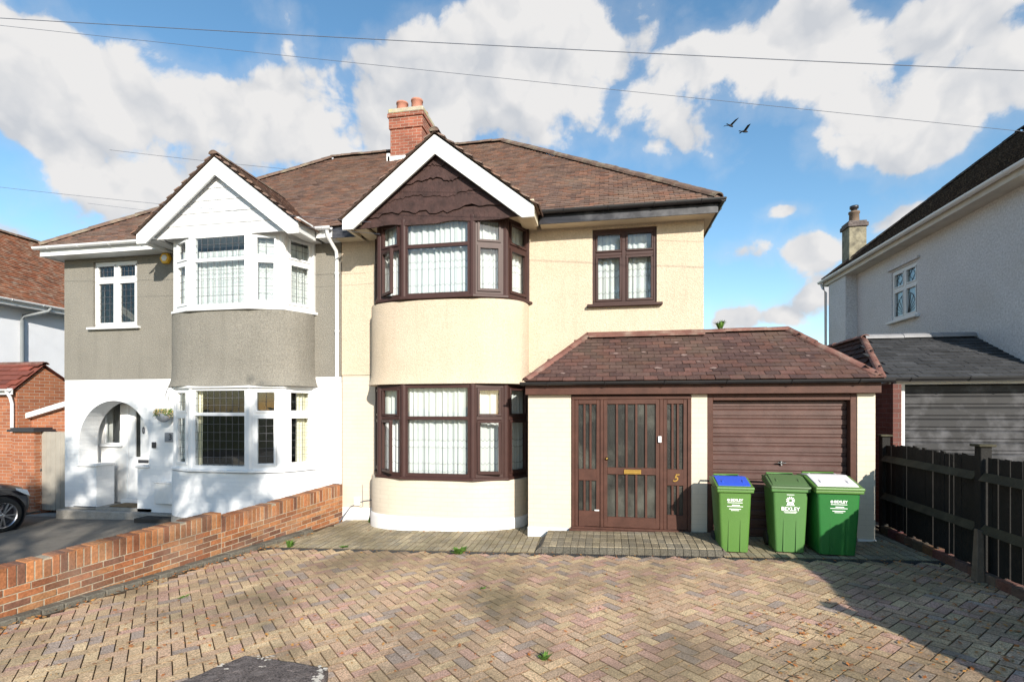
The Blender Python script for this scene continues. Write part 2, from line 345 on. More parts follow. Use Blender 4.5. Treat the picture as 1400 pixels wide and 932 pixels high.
M['weed'] = mat('weed_leaf', (.08, .16, .03), .7, .3, 8, attr=True)
M['flower'] = mat('basket_plant', (1, 1, 1), .7, .1, 8, attr=True)
M['bark'] = mat('bark', (.09, .07, .05), .9, .3, 6, .8, 20)
M['dead_leaf'] = mat('fallen_leaf', (1, 1, 1), .8, .2, 8, attr=True)
M['black_bag'] = mat('black_plastic_sheet', (.015, .015, .018), .22, .1, 5, .5, 12, spec=.7, bdist=.05)

def glass_mat(name, tint=(.97, .985, .98), f=1.0):
    m = bpy.data.materials.new(name); m.use_nodes = True; n, l = nodes_of(m); n.clear()
    o = n.new('ShaderNodeOutputMaterial'); t = n.new('ShaderNodeBsdfTransparent'); t.inputs[0].default_value = (*tint, 1)
    g = n.new('ShaderNodeBsdfGlossy'); g.inputs['Roughness'].default_value = .015; g.inputs[0].default_value = (1, 1, 1, 1)
    lw = n.new('ShaderNodeLayerWeight'); lw.inputs[0].default_value = .5; pw = n.new('ShaderNodeMath'); pw.operation = 'POWER'; pw.inputs[1].default_value = 4; l.new(lw.outputs['Facing'], pw.inputs[0]); fr = n.new('ShaderNodeMath'); fr.operation = 'MULTIPLY_ADD'; fr.inputs[1].default_value = .5; fr.inputs[2].default_value = .04; l.new(pw.outputs[0], fr.inputs[0])
    tc = n.new('ShaderNodeTexCoord'); nz = n.new('ShaderNodeTexNoise'); nz.inputs['Scale'].default_value = 2.2; l.new(tc.outputs['Object'], nz.inputs['Vector'])
    bp = n.new('ShaderNodeBump'); bp.inputs['Strength'].default_value = .06; bp.inputs['Distance'].default_value = .05; l.new(nz.outputs[0], bp.inputs['Height']); l.new(bp.outputs[0], g.inputs['Normal'])
    ml = n.new('ShaderNodeMath'); ml.operation = 'MULTIPLY'; ml.inputs[1].default_value = f; l.new(fr.outputs[0], ml.inputs[0])
    mx = n.new('ShaderNodeMixShader'); l.new(ml.outputs[0], mx.inputs[0]); l.new(t.outputs[0], mx.inputs[1]); l.new(g.outputs[0], mx.inputs[2]); l.new(mx.outputs[0], o.inputs[0])
    return m
M['glass'] = glass_mat('window_glass')
M['obscure'] = mat('obscured_glass', (.018, .018, .016), .35, .5, 3, .5, 60, spec=.3, dark=(.12, .12, .10), dscale=1.8, damt=.7)
def net_mat():
    m = bpy.data.materials.new('lace_net_curtain'); m.use_nodes = True; n, l = nodes_of(m); n.clear()
    def mt(op, a, b=None, c=None, clamp=False):
        k = n.new('ShaderNodeMath'); k.operation = op; k.use_clamp = clamp
        for i, x in enumerate((a, b, c)):
            if x is None: continue
            if isinstance(x, (int, float)): k.inputs[i].default_value = x
            else: l.new(x, k.inputs[i])
        return k.outputs[0]
    o = n.new('ShaderNodeOutputMaterial')
    df = n.new('ShaderNodeBsdfDiffuse'); df.inputs[0].default_value = (.72, .75, .75, 1)
    tl = n.new('ShaderNodeBsdfTranslucent'); tl.inputs[0].default_value = (.7, .72, .68, 1)
    tr = n.new('ShaderNodeBsdfTransparent')
    uv = n.new('ShaderNodeAttribute'); uv.attribute_name = 'Col'      # r = along the cloth, g = height above its hem (metres)
    s = n.new('ShaderNodeSeparateColor'); l.new(uv.outputs['Color'], s.inputs[0])
    sc = mt('MULTIPLY', mt('ABSOLUTE', mt('SINE', mt('MULTIPLY', s.outputs[0], 42))), .032)
    zz = mt('ADD', s.outputs[1], sc)
    bands = None
    for h, w in ((.09, .005), (.22, .007), (.50, .007), (.62, .007)):
        b = mt('LESS_THAN', mt('ABSOLUTE', mt('SUBTRACT', zz, h)), w)
        bands = b if bands is None else mt('MAXIMUM', bands, b)
    mesh = mt('ADD', mt('MULTIPLY', bands, .38), .07)
    # dense lace between the lines
    dl = mt('MULTIPLY', mt('LESS_THAN', mt('ABSOLUTE', mt('SUBTRACT', zz, .55)), .045), -.10)
    al = mt('ADD', mesh, dl, clamp=True)
    m1 = n.new('ShaderNodeMixShader'); m1.inputs[0].default_value = .25; l.new(df.outputs[0], m1.inputs[1]); l.new(tl.outputs[0], m1.inputs[2])
    m2 = n.new('ShaderNodeMixShader'); l.new(al, m2.inputs[0]); l.new(m1.outputs[0], m2.inputs[1]); l.new(tr.outputs[0], m2.inputs[2])
    l.new(m2.outputs[0], o.inputs[0]); return m
M['net'] = net_mat()

def text(name, s, size, mtx, m, parent, depth=.002, bold=0, align='CENTER', local=False, shear=0):
    cu = bpy.data.curves.new(name, 'FONT'); cu.body = s; cu.size = size; cu.extrude = depth; cu.align_x = align; cu.align_y = 'CENTER'; cu.offset = bold; cu.shear = shear
    t = bpy.data.objects.new('tmp', cu); col.objects.link(t)
    dg = bpy.context.evaluated_depsgraph_get(); me = bpy.data.meshes.new_from_object(t.evaluated_get(dg)); me.transform(mtx)
    bpy.data.objects.remove(t); bpy.data.curves.remove(cu)
    me.name = name; me.materials.clear(); me.materials.append(m)
    o = bpy.data.objects.new(name, me); col.objects.link(o)
    if parent is not None:
        o.parent = parent
        if not local and parent.type == 'EMPTY': o.matrix_parent_inverse = Matrix.Translation(parent.location).inverted()
    return o
FRONT = Matrix(((1, 0, 0, 0), (0, 0, -1, 0), (0, 1, 0, 0), (0, 0, 0, 1)))   # lettering upright, facing -y

# ------------------------------------------------------------------ wall, window and roof builders
def holed_wall(mb, x0, x1, z0, z1, yf, yb, holes):
    xs = sorted({x0, x1, *[min(max(h[i], x0), x1) for h in holes for i in (0, 1)]}); zs = sorted({z0, z1, *[min(max(h[i], z0), z1) for h in holes for i in (2, 3)]})
    def hole(a, b): return any(h[0] <= a <= h[1] and h[2] <= b <= h[3] for h in holes)
    nx, nz_ = len(xs)-1, len(zs)-1
    solid = [[not hole((xs[i]+xs[i+1])/2, (zs[j]+zs[j+1])/2) for j in range(nz_)] for i in range(nx)]
    for i in range(nx):
        for j in range(nz_):
            if not solid[i][j]: continue
            a, b, c, d = xs[i], xs[i+1], zs[j], zs[j+1]
            mb.poly([(a, yf, c), (b, yf, c), (b, yf, d), (a, yf, d)]); mb.poly([(a, yb, c), (a, yb, d), (b, yb, d), (b, yb, c)])
            if i == 0 or not solid[i-1][j]: mb.poly([(a, yf, c), (a, yf, d), (a, yb, d), (a, yb, c)])
            if i == nx-1 or not solid[i+1][j]: mb.poly([(b, yf, c), (b, yb, c), (b, yb, d), (b, yf, d)])
            if j == 0 or not solid[i][j-1]: mb.poly([(a, yf, c), (a, yb, c), (b, yb, c), (b, yf, c)])
            if j == nz_-1 or not solid[i][j+1]: mb.poly([(a, yf, d), (b, yf, d), (b, yb, d), (a, yb, d)])
def facet_matrix(p0, p1):
    t = Vector((p1[0]-p0[0], p1[1]-p0[1], 0)).normalized(); nrm = Vector((t.y, -t.x, 0))
    m = Matrix.Identity(4)
    m.col[0][:3] = t; m.col[1][:3] = nrm; m.col[2][:3] = (0, 0, 1); m.col[3][:3] = (p0[0], p0[1], 0)
    return m
def ring(mb, s0, s1, z0, z1, w, d0, d1, Mx):
    mb.box(s0, s1, d0, d1, z0, z0+w, Mx); mb.box(s0, s1, d0, d1, z1-w, z1, Mx)
    mb.box(s0, s0+w, d0, d1, z0+w, z1-w, Mx); mb.box(s1-w, s1, d0, d1, z0+w, z1-w, Mx)
def lead_lines(mb, s0, s1, z0, z1, cw, ch, d, Mx, jitter=0):
    nx = max(1, round((s1-s0)/cw)); nz = max(1, round((z1-z0)/ch))
    for i in range(1, nx): s = s0+(s1-s0)*i/nx; mb.box(s-.0028, s+.0028, d, d+.005, z0, z1, Mx)
    for j in range(1, nz): z = z0+(z1-z0)*j/nz; mb.box(s0, s1, d+.001, d+.0045, z-.0028, z+.0028, Mx)
def curtain(parent, s0, s1, z0, z1, d, Mx, seed=0, m='net', amp=.02, name='net_curtain', scallop=0):
    rnd = random.Random(seed); mb = MB(); n = max(8, int((s1-s0)/.011)); 
    ph = [rnd.uniform(0, 6.3) for _ in range(4)]
    rows = 7; vs = []; cs = []
    for j in range(rows+1):
        t = j/rows
        for i in range(n+1):
            s = s0+(s1-s0)*i/n
            x = s*(1) 
            k = math.sin(x*62+ph[0]+1.2*math.sin(x*9+ph[1]))*.55+math.sin(x*95+ph[2]+math.sin(x*14+ph[3]))*.3+math.sin(x*23+ph[1])*.35
            dd = d + amp*k*(1-.35*t)
            zz = z0+(z1-z0)*t
            vs.append((s+.004*math.sin(x*40+t*3), dd, zz)); cs.append((s, zz-z0))
    for j in range(rows):
        for i in range(n):
            a = j*(n+1)+i; q = (a, a+1, a+n+2, a+n+1)
            mb.add([vs[k] for k in q], [(0, 1, 2, 3)], (0, 0, 0), Mx, True); mb.c[-1] = [cs[k] for k in q]
    me = bpy.data.meshes.new(name)
    uniq = {}; V = []; F = []; C = []
    for f, c in zip(mb.f, mb.c):
        ff = []
        for idx, cc in zip(f, c):
            p = mb.v[idx]; key = (round(p.x, 5), round(p.y, 5), round(p.z, 5))
            if key not in uniq: uniq[key] = len(V); V.append(tuple(p))
            ff.append(uniq[key]); C += [cc[0], cc[1], 0, 1]
        F.append(ff)
    me.from_pydata(V, [], F); ca = me.color_attributes.new('Col', 'FLOAT_COLOR', 'CORNER'); ca.data.foreach_set('color', C)
    me.polygons.foreach_set('use_smooth', [True]*len(F)); me.materials.append(M[m])
    o = bpy.data.objects.new(name, me); col.objects.link(o); o.parent = parent
    if parent.type == 'EMPTY': o.matrix_parent_inverse = Matrix.Translation(parent.location).inverted()
    return o
def light(fr, jobs, Mx, s0, s1, z0, z1, cw=.045, leaf=False, opening=0, hinge='l', lead=None):
    """one light of a window: casement ring in the frame mesh, glass and lead queued as sub-parts"""
    Ml = Mx
    if leaf:
        if opening:
            h = s0 if hinge == 'l' else s1
            Ml = Mx @ Matrix.Translation((h, .03, 0)) @ Matrix.Rotation(R(opening if hinge == 'l' else -opening), 4, 'Z') @ Matrix.Translation((-h, -.03, 0))
        ring(fr, s0+.002, s1-.002, z0+.002, z1-.002, cw, -.005, .05, Ml); s0 += cw; s1 -= cw; z0 += cw; z1 -= cw
    jobs.append(('pane', s0-.004, s1+.004, z0-.004, z1+.004, Ml))
    if lead: jobs.append(('lead', s0, s1, z0, z1, Ml))
def finish_window(fr, jobs, parent, frame_mat, name='window', lead=None):
    o = fr.build(name, frame_mat, parent, bevel=.006)
    for j in jobs:
        b = MB()
        if j[0] == 'pane':
            b.box(j[1], j[2], .006, .012, j[3], j[4], j[5]); b.build('pane', M['glass'], o)
        else:
            lead_lines(b, j[1], j[2], j[3], j[4], lead[0], lead[1], .013, j[5]); b.build('leaded_lines', M['lead'], o)
    return o
def bay(cx, z0, z1, zt, parent, fm, lead=None, opens=(), net=True, seed=0, fw=.06):
    P = [(-1.42, 9.06), (-1.13, 8.5), (-.61, 8.3), (.61, 8.3), (1.13, 8.5), (1.42, 9.06)]
    P = [(cx+a, b) for a, b in P]; fr = MB(); jobs = []; cur = []
    for (px, py) in P[1:-1]:
        fr.lathe([(.062, z0), (.062, z1)], px, py+.012, 10, sm=False)
    for (px, py) in (P[0], P[-1]): fr.box(px-.04, px+.04, 8.98, 9.07, z0, z1)
    for k in range(5):
        Mx = facet_matrix(P[k], P[k+1]); W = (Vector(P[k+1])-Vector(P[k])).length
        ring(fr, .0, W, z0, z1, fw, -.04, .03, Mx)
        fr.box(fw, W-fw, -.04, .032, zt-.03, zt+.03, Mx)
        a, b = fw+.02, W-fw-.02
        if k == 0: a = fw
        fr.box(fw, a, -.035, .028, z0+fw, z1-fw, Mx); fr.box(b, W-fw, -.035, .028, z0+fw, z1-fw, Mx)
        light(fr, jobs, Mx, a, b, zt+.03, z1-fw, .035, leaf=(k != 2), lead=lead)
        op = dict(opens).get(k)
        light(fr, jobs, Mx, a, b, z0+fw, zt-.03, .045, leaf=(k != 2), opening=op[0] if op else 0, hinge=op[1] if op else 'l', lead=lead)
        cur.append((Mx, W, k))
    o = finish_window(fr, jobs, parent, fm, 'bay_window', lead)
    return o, cur, P
def sill_band(cx, z, parent, m, name='sill', out=.11, th=.05):
    P = [(-1.52, 9.06), (-1.2, 8.44), (-.64, 8.22), (.64, 8.22), (1.2, 8.44), (1.52, 9.06)]
    b = MB(); Q = [(cx+a, y) for a, y in P] + [(cx+1.2, 9.06), (cx-1.2, 9.06)]
    b.prism(Q, 'z', z-th, z)
    return b.build(name, m, parent, bevel=.008)
def bay_curve(cx, off=0, n=48, top=9.06):
    pts = []
    for i in range(n+1):
        a = math.pi*(1-i/n); c, s = math.cos(a), math.sin(a)
        pts.append((cx+(1.45+off)*math.copysign(abs(c)**(2/2.8), c), top-(.80+off)*abs(s)**(2/2.8)))
    return pts
def bay_band(cx, rows, parent, m, name, caps=True):
    """curved bay wall; rows = [(z, offset)]"""
    b = MB(); n = 48; rings = [[(*p, z) for p in bay_curve(cx, off, n)] for z, off in rows]
    vs = [p for r in rings for p in r]; k = n+1
    b.add(vs, [(i*k+j, i*k+j+1, (i+1)*k+j+1, (i+1)*k+j) for i in range(len(rows)-1) for j in range(n)], sm=True)
    if caps: b.poly(rings[0]); b.poly(rings[-1])
    return b.build(name, m, parent, fixn=False)
def tiles(mb, O, A, U, L, H, inside, gauge=.1, w=.165, pal=None, th=.022, jit=1.3, rnd=None):
    rnd = rnd or random.Random(3); O = Vector(O); A = Vector(A).normalized(); U = Vector(U).normalized(); N = A.cross(U)
    if N.z < 0: N = -N
    rows = int(H/gauge)+1; cols = int(L/w)+2
    for j in range(rows):
        h = j*gauge + rnd.uniform(-.004, .004)*jit; sh = (j % 2)*w/2; ph = rnd.uniform(0, 6)
        for i in range(-1, cols):
            a = i*w+sh; am = a+w/2
            if not inside(am, h+gauge*.5): continue
            hh = h + rnd.uniform(-.005, .005)*jit; g = rnd.uniform(.002, .005); li = rnd.uniform(-.003, .004)*jit
            a0, a1 = a+g, a+w-g; h0, h1 = hh-.02, hh+gauge+.012
            t0 = th*1.9+li; t1 = th*.75+li*.3
            def P(x, y, t): return O+A*x+U*y+N*t
            vs = [P(a0, h0, t0), P(a1, h0, t0+rnd.uniform(-.002, .002)), P(a1, h1, t1), P(a0, h1, t1), P(a0, h0, t0-th), P(a1, h0, t0-th), P(a1, h1, t1-th), P(a0, h1, t1-th)]
            c = rnd.choice(pal) if pal else (1, 1, 1); k = rnd.uniform(.82, 1.15); c = tuple(q*k for q in c)
            mb.add(vs, [(0, 1, 2, 3), (0, 4, 5, 1), (0, 3, 7, 4), (1, 5, 6, 2)], c)
def ridge(mb, p0, p1, r=.11, seg=.32, rnd=None, lift=.0):
    rnd = rnd or random.Random(5); p0, p1 = Vector(p0), Vector(p1); L = (p1-p0).length; t = (p1-p0)/L; sd = t.cross(Vector((0, 0, 1))).normalized(); up = sd.cross(t)
    n = max(1, round(L/seg))
    for i in range(n):
        a, b = p0+t*L*i/n, p0+t*L*(i+1)/n+t*.015; j = Vector((0, 0, rnd.uniform(-.006, .008)+lift)); vs = []
        for q, rr in ((a, r*1.03), (b, r*.97)):
            for k in range(8):
                an = math.pi*k/7; vs.append(q+j+sd*math.cos(an)*rr+up*(math.sin(an)*rr*.75-.03))
            for k in range(8):
                an = math.pi*k/7; vs.append(q+j+sd*math.cos(an)*rr*.86+up*(math.sin(an)*rr*.6-.03))
        fs = [(k, k+1, 16+k+1, 16+k) for k in range(7)] + [(k, 8+k, 8+k+1, k+1) for k in range(7)] + [(16+k, 16+k+1, 24+k+1, 24+k) for k in range(7)]
        k = rnd.uniform(.8, 1.2); mb.add(vs, fs, (k, k, k))
def gutter(mb, p0, p1, r=.055):
    p0, p1 = Vector(p0), Vector(p1); t = (p1-p0).normalized(); sd = t.cross(Vector((0, 0, 1))).normalized(); vs = []
    for q in (p0, p1):
        for rr in (r, r*.86):
            for k in range(9): an = math.pi*k/8; vs.append(q+sd*math.cos(an)*rr-Vector((0, 0, 1))*math.sin(an)*rr)
    fs = [(k, k+1, 18+k+1, 18+k) for k in range(8)] + [(9+k, 27+k, 27+k+1, 9+k+1) for k in range(8)] + [(0, 18, 27, 9), (8, 17, 35, 26)] + [(k, 9+k, 10+k, k+1) for k in range(8)] + [(18+k, 19+k, 28+k, 27+k) for k in range(8)]
    mb.add(vs, fs, sm=False)
    n = int((p1-p0).length/.9)
    for i in range(n+1):
        q = p0+t*((p1-p0).length*(i+.5)/(n+1)); 
        mb.tube([q+sd*r*1.06*math.cos(math.pi*k/6)-Vector((0, 0, 1))*r*1.08*math.sin(math.pi*k/6) for k in range(7)], .008, 5)

# ------------------------------------------------------------------ ground, paths
def sheet(name, pts, m, dz=0, thick=0):
    b = MB(); top = [(x, y, gz(x)+dz) for x, y in pts]; b.poly(top)
    return structure(b.build(name, m, fixn=False))
WALL = lambda y: -4.95 - (8.91-y)*(5.99-4.95)/(8.91-4.12)       # x of the boundary wall's near face
b = MB(); N = 24
b.poly([(-600, -600, -1.3), (600, -600, -1.3), (600, 900, -1.3), (-600, 900, -1.3)])
structure(b.build('ground', M['soil'], fixn=False))
sheet('side_ground', [(-40, -3), (30, -3), (30, 60), (-40, 60)], M['soil'], -.10)
sheet('road', [(-40, -16), (30, -16), (30, -9), (-40, -9)], M['road'], -.16)
sheet('pavement', [(-40, -9), (30, -9), (30, -3), (-40, -3)], M['concrete'], -.03)
sheet('left_drive', [(-13.6, -3), (WALL(-3)-.12, -3), (WALL(9.2)-.12, 9.2), (-13.6, 12)], M['asphalt'], 0)
sheet('right_drive', [(4.2, -3), (9.5, -3), (9.5, 9.6), (4.2, 9.6)], M['asphalt'], 0)
sheet('paving_bed', [(WALL(-3), -3), (4.14, -3), (4.14, 9.3), (WALL(9.2), 9.3)], M['joint'], -.012)
pal_p = [(.42, .315, .19)]*6+[(.46, .36, .215)]*4+[(.41, .29, .19)]*4+[(.41, .27, .205)]*3+[(.31, .255, .205)]*2+[(.38, .285, .19)]*4
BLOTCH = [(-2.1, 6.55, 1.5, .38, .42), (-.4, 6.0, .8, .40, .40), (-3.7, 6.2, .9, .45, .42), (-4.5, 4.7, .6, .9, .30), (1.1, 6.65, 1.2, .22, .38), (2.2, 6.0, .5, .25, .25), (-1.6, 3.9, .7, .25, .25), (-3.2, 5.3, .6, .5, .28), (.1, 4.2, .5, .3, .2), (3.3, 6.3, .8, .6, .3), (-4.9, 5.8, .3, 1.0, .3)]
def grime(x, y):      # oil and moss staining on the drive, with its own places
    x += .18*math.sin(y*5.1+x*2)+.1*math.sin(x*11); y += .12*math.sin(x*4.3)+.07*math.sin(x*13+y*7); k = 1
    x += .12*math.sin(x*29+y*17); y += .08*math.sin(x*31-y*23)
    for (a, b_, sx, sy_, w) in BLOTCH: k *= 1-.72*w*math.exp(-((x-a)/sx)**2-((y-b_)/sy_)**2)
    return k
def paver(mb, cx, cy, w, h, ca, sa, rnd, c=None, ch=.0028, g=.0034):
    tilt1, tilt2, dz = rnd.gauss(0, .009), rnd.gauss(0, .009), rnd.gauss(0, .0016)
    vs = []; gk = grime(cx, cy)
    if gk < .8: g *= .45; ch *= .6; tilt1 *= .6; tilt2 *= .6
    for (ins, zz) in ((g, -.03), (g, -ch), (g+ch, 0)):
        for sx, sy in ((-1, -1), (1, -1), (1, 1), (-1, 1)):
            lx, ly = sx*(w/2-ins), sy*(h/2-ins); x, y = cx+lx*ca-ly*sa, cy+lx*sa+ly*ca
            vs.append((x, y, gz(x)+zz+dz+.006+tilt1*lx+tilt2*ly))
    fs = [(8, 9, 10, 11)]+[(a+i, a+(i+1) % 4, a+4+(i+1) % 4, a+4+i) for a in (0, 4) for i in range(4)]
    if c is None:
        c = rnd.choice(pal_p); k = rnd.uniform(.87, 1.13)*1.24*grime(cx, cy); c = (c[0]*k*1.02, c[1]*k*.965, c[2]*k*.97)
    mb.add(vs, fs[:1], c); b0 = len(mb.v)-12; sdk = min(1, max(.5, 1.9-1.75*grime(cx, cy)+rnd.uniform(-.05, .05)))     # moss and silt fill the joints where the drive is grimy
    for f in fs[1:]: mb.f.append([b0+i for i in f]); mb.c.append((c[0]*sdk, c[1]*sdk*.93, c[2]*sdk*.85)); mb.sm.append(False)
rnd = random.Random(11); pv = MB(); s = .102; ca = sa = math.sqrt(.5)
for i in range(-110, 110):
    for j in range(-110, 110):
        m_ = (i-j) % 4
        if m_ == 0: cxl, cyl, w, h = (i+1)*s, (j+.5)*s, 2*s, s
        elif m_ == 3: cxl, cyl, w, h = (i+.5)*s, (j+1)*s, s, 2*s
        else: continue
        x, y = -1+cxl*ca-cyl*sa, 4+cxl*sa+cyl*ca
        if y < 1.6 or y > 6.93 or x > 4.0 or x < WALL(y)+.24: continue
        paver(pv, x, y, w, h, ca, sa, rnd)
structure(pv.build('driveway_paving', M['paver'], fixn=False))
ap = MB()
y = 7.08
ri = 0
while y < 9.0:
    x = WALL(y)+.2+(ri % 2)*.05
    while x < 4.0:
        if not (-.95 < x < 1.5 and y < 7.93):
            cc = rnd.choice([(.33, .28, .18), (.36, .30, .20), (.29, .25, .18)]); k = rnd.uniform(.85, 1.15)
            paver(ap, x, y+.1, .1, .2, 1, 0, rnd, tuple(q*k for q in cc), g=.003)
        x += .1
    y += .2; ri += 1
structure(ap.build('apron_paving', M['paver'], fixn=False))
# channel drain
db = MB(); x = WALL(7)+.25
while x < 3.95:
    db.box(x+.002, x+.098, 6.945, 7.045, gz(x)-.02, gz(x)+.004)
    for k in range(4): db.box(x+.012+k*.022, x+.022+k*.022, 6.955, 7.035, gz(x)+.004, gz(x)+.010)
    x += .1
tag(db.build('channel_drain', M['drain'], None), 'narrow dark slotted drain running across the drive before the apron', 'drain')
# ramped step before the porch door
st = MB()
xx_ = -.90
while xx_ < 1.5:
    x = xx_; g = .0015
    for (ya, yb7, za7, zb7, kind_) in ((7.10, 7.15, -.02, .075, 'k'), (7.153, 7.355, .082, .092, 'b'), (7.358, 7.56, .094, .102, 'b'), (7.563, 7.765, .104, .11, 'b'), (7.768, 7.93, .112, .118, 'b')):
        c = (.105, .095, .075) if kind_ == 'k' else rnd.choice([(.27, .225, .15), (.30, .25, .17), (.24, .20, .14), (.22, .19, .14)]); k = rnd.uniform(.8, 1.1); c = tuple(q*k for q in c)
        z0 = gz(x); j = rnd.uniform(-.002, .002)
        st.add([(x+g, ya, z0-.06), (x+.1-g, ya, z0-.06), (x+.1-g, yb7, z0-.06), (x+g, yb7, z0-.06), (x+g, ya+(.02 if kind_ == 'k' else 0), z0+(.06 if kind_ == 'k' else za7)+j), (x+.1-g, ya+(.02 if kind_ == 'k' else 0), z0+(.06 if kind_ == 'k' else za7)+j), (x+.1-g, yb7, z0+zb7+j), (x+g, yb7, z0+zb7+j)], [(4, 5, 6, 7), (0, 1, 5, 4), (1, 2, 6, 5), (2, 3, 7, 6), (3, 0, 4, 7)], c)
    xx_ += .1
for sx, x in ((-1, -.90), (1, 1.50)): st.prism([(x, gz(x)-.05), (x+sx*.09, gz(x)-.03), (x+sx*.09, gz(x)+.004), (x, gz(x)+.088)], 'y', 7.12, 7.93, None, (.115, .10, .08))
tag(st.build('entrance_step', M['paver'], None, bevel=.005), 'low ramped block step in front of the brown porch door', 'step')

# ------------------------------------------------------------------ number five: cream semi-detached house
H5 = thing('semi_detached_house', 'cream rendered semi-detached house with brown windows, gabled bay, porch and garage', 'house', (-1.7, 9.05, gz(-1.7)))
CX5, CX3 = -2.82, -7.0
YW = 9.05
wx0, wx1 = X(810, YW), X(898, YW); wz0, wz1 = Z(860, 415, YW), Z(860, 311, YW)
b = MB(); holed_wall(b, -4.995, 1.6, 2.66, 5.27, YW, YW+.25, [(CX5-1.36, CX5+1.36, 0, 5.25), (wx0, wx1, wz0, wz1)])
b.build('upper_wall', M['cream_render'], H5); b = MB(); b.box(1.36, 1.6, YW+.252, 17, 2.66, 5.27); b.build('upper_side_wall', M['cream_render'], H5)
b = MB(); holed_wall(b, -4.995, 1.598, -.4, 2.655, YW+.02, YW+.25, [(CX5-1.36, CX5+1.36, -1, 2.60)])
b.build('lower_wall', M['cream_brick'], H5); b = MB(); b.box(1.36, 1.598, YW+.252, 17, -.4, 2.655); b.build('lower_side_wall', M['cream_brick'], H5)
b = MB(); b.box(-4.99, -4.22, YW-.005, YW+.03, -.4, .14); b.box(-1.42, -1.2, YW-.005, YW+.03, -.4, .14); split_build(b, 'plinth', M['white_plinth'], H5, bevel=.01)
b = MB()    # rooms behind the windows
b.box(-4.9, 1.3, 16.6, 16.8, -.4, 5.4); b.box(-4.9, 1.3, YW+.26, 16.6, 2.5, 2.62); b.box(-4.98, -4.86, YW+.26, 16.6, -.4, 5.4); b.box(-4.9, 1.36, YW+.26, 16.6, 5.27, 5.33); b.box(-4.9, 1.3, 8.6, 16.6, -.3, -.1)
b.box(-1.2, -1.1, YW+.26, 14, -.1, 5.3)
split_build(b, 'inner_wall', M['room'], H5)
bay_band(CX5, [(-.3, .02), (.12, .02), (.16, .012), (.18, 0)], H5, M['white_plinth'], 'plinth')
bay_band(CX5, [(.175, 0), (.5, 0), (.82, 0)], H5, M['cream_brick'], 'bay_wall')
bay_band(CX5, [(2.44, .05), (2.50, .03), (2.60, .008), (2.8, 0), (3.86, 0)], H5, M['cream_render'], 'bay_wall')
o, cur, P5 = bay(CX5, .86, 2.43, 1.86, H5, M['brown_frame'], opens=((1, (24, 'l')), (3, (14, 'l'))), seed=1)
for Mx, W, k in cur:
    curtain(o, .03, W-.03, .88, 2.40, -.10, Mx, k+3, amp=.036)
sill_band(CX5, .865, o, M['brown_frame'])
o, cur, _ = bay(CX5, 3.92, 5.25, 4.78, H5, M['brown_frame'], opens=((1, (22, 'l')),), seed=2)
for Mx, W, k in cur: curtain(o, .03, W-.03, 3.94, 5.2, -.10, Mx, k+13, amp=.036)
sill_band(CX5, 3.925, o, M['brown_frame'])
# single first floor window
def plain_window(x0, x1, z0, z1, zt, xm, parent, fm, lead=None, net=True, sillm=None, seed=0, split=None):
    fr = MB(); jobs = []; Mx = facet_matrix((x0, YW+.07), (x1, YW+.07)); W = x1-x0
    ring(fr, 0, W, z0, z1, .055, -.03, .035, Mx); sm = xm-x0
    fr.box(sm-.035, sm+.035, -.03, .036, z0+.055, z1-.055, Mx); fr.box(.055, sm-.035, -.03, .034, zt-.03, zt+.03, Mx); fr.box(sm+.035, W-.055, -.03, .034, zt-.03, zt+.03, Mx)
    for s0, s1 in ((.055, sm-.035), (sm+.035, W-.055)):
        light(fr, jobs, Mx, s0, s1, zt+.03, z1-.055, .03, leaf=True, lead=lead); light(fr, jobs, Mx, s0, s1, z0+.055, zt-.03, .04, leaf=True, lead=lead)
    o = finish_window(fr, jobs, parent, fm, 'window', lead)
    if net: curtain(o, .02, W-.02, z0+.03, z1-.03, -.10, Mx, seed, amp=.03)
    b = MB(); b.box(x0-.09, x1+.09, YW-.09, YW+.06, z0-.05, z0-.002); b.build('sill', sillm or fm, o, bevel=.008)
    return o
plain_window(wx0, wx1, wz0, wz1, Z(860, 345, YW), X(853, YW), H5, M['brown_frame'], seed=31)

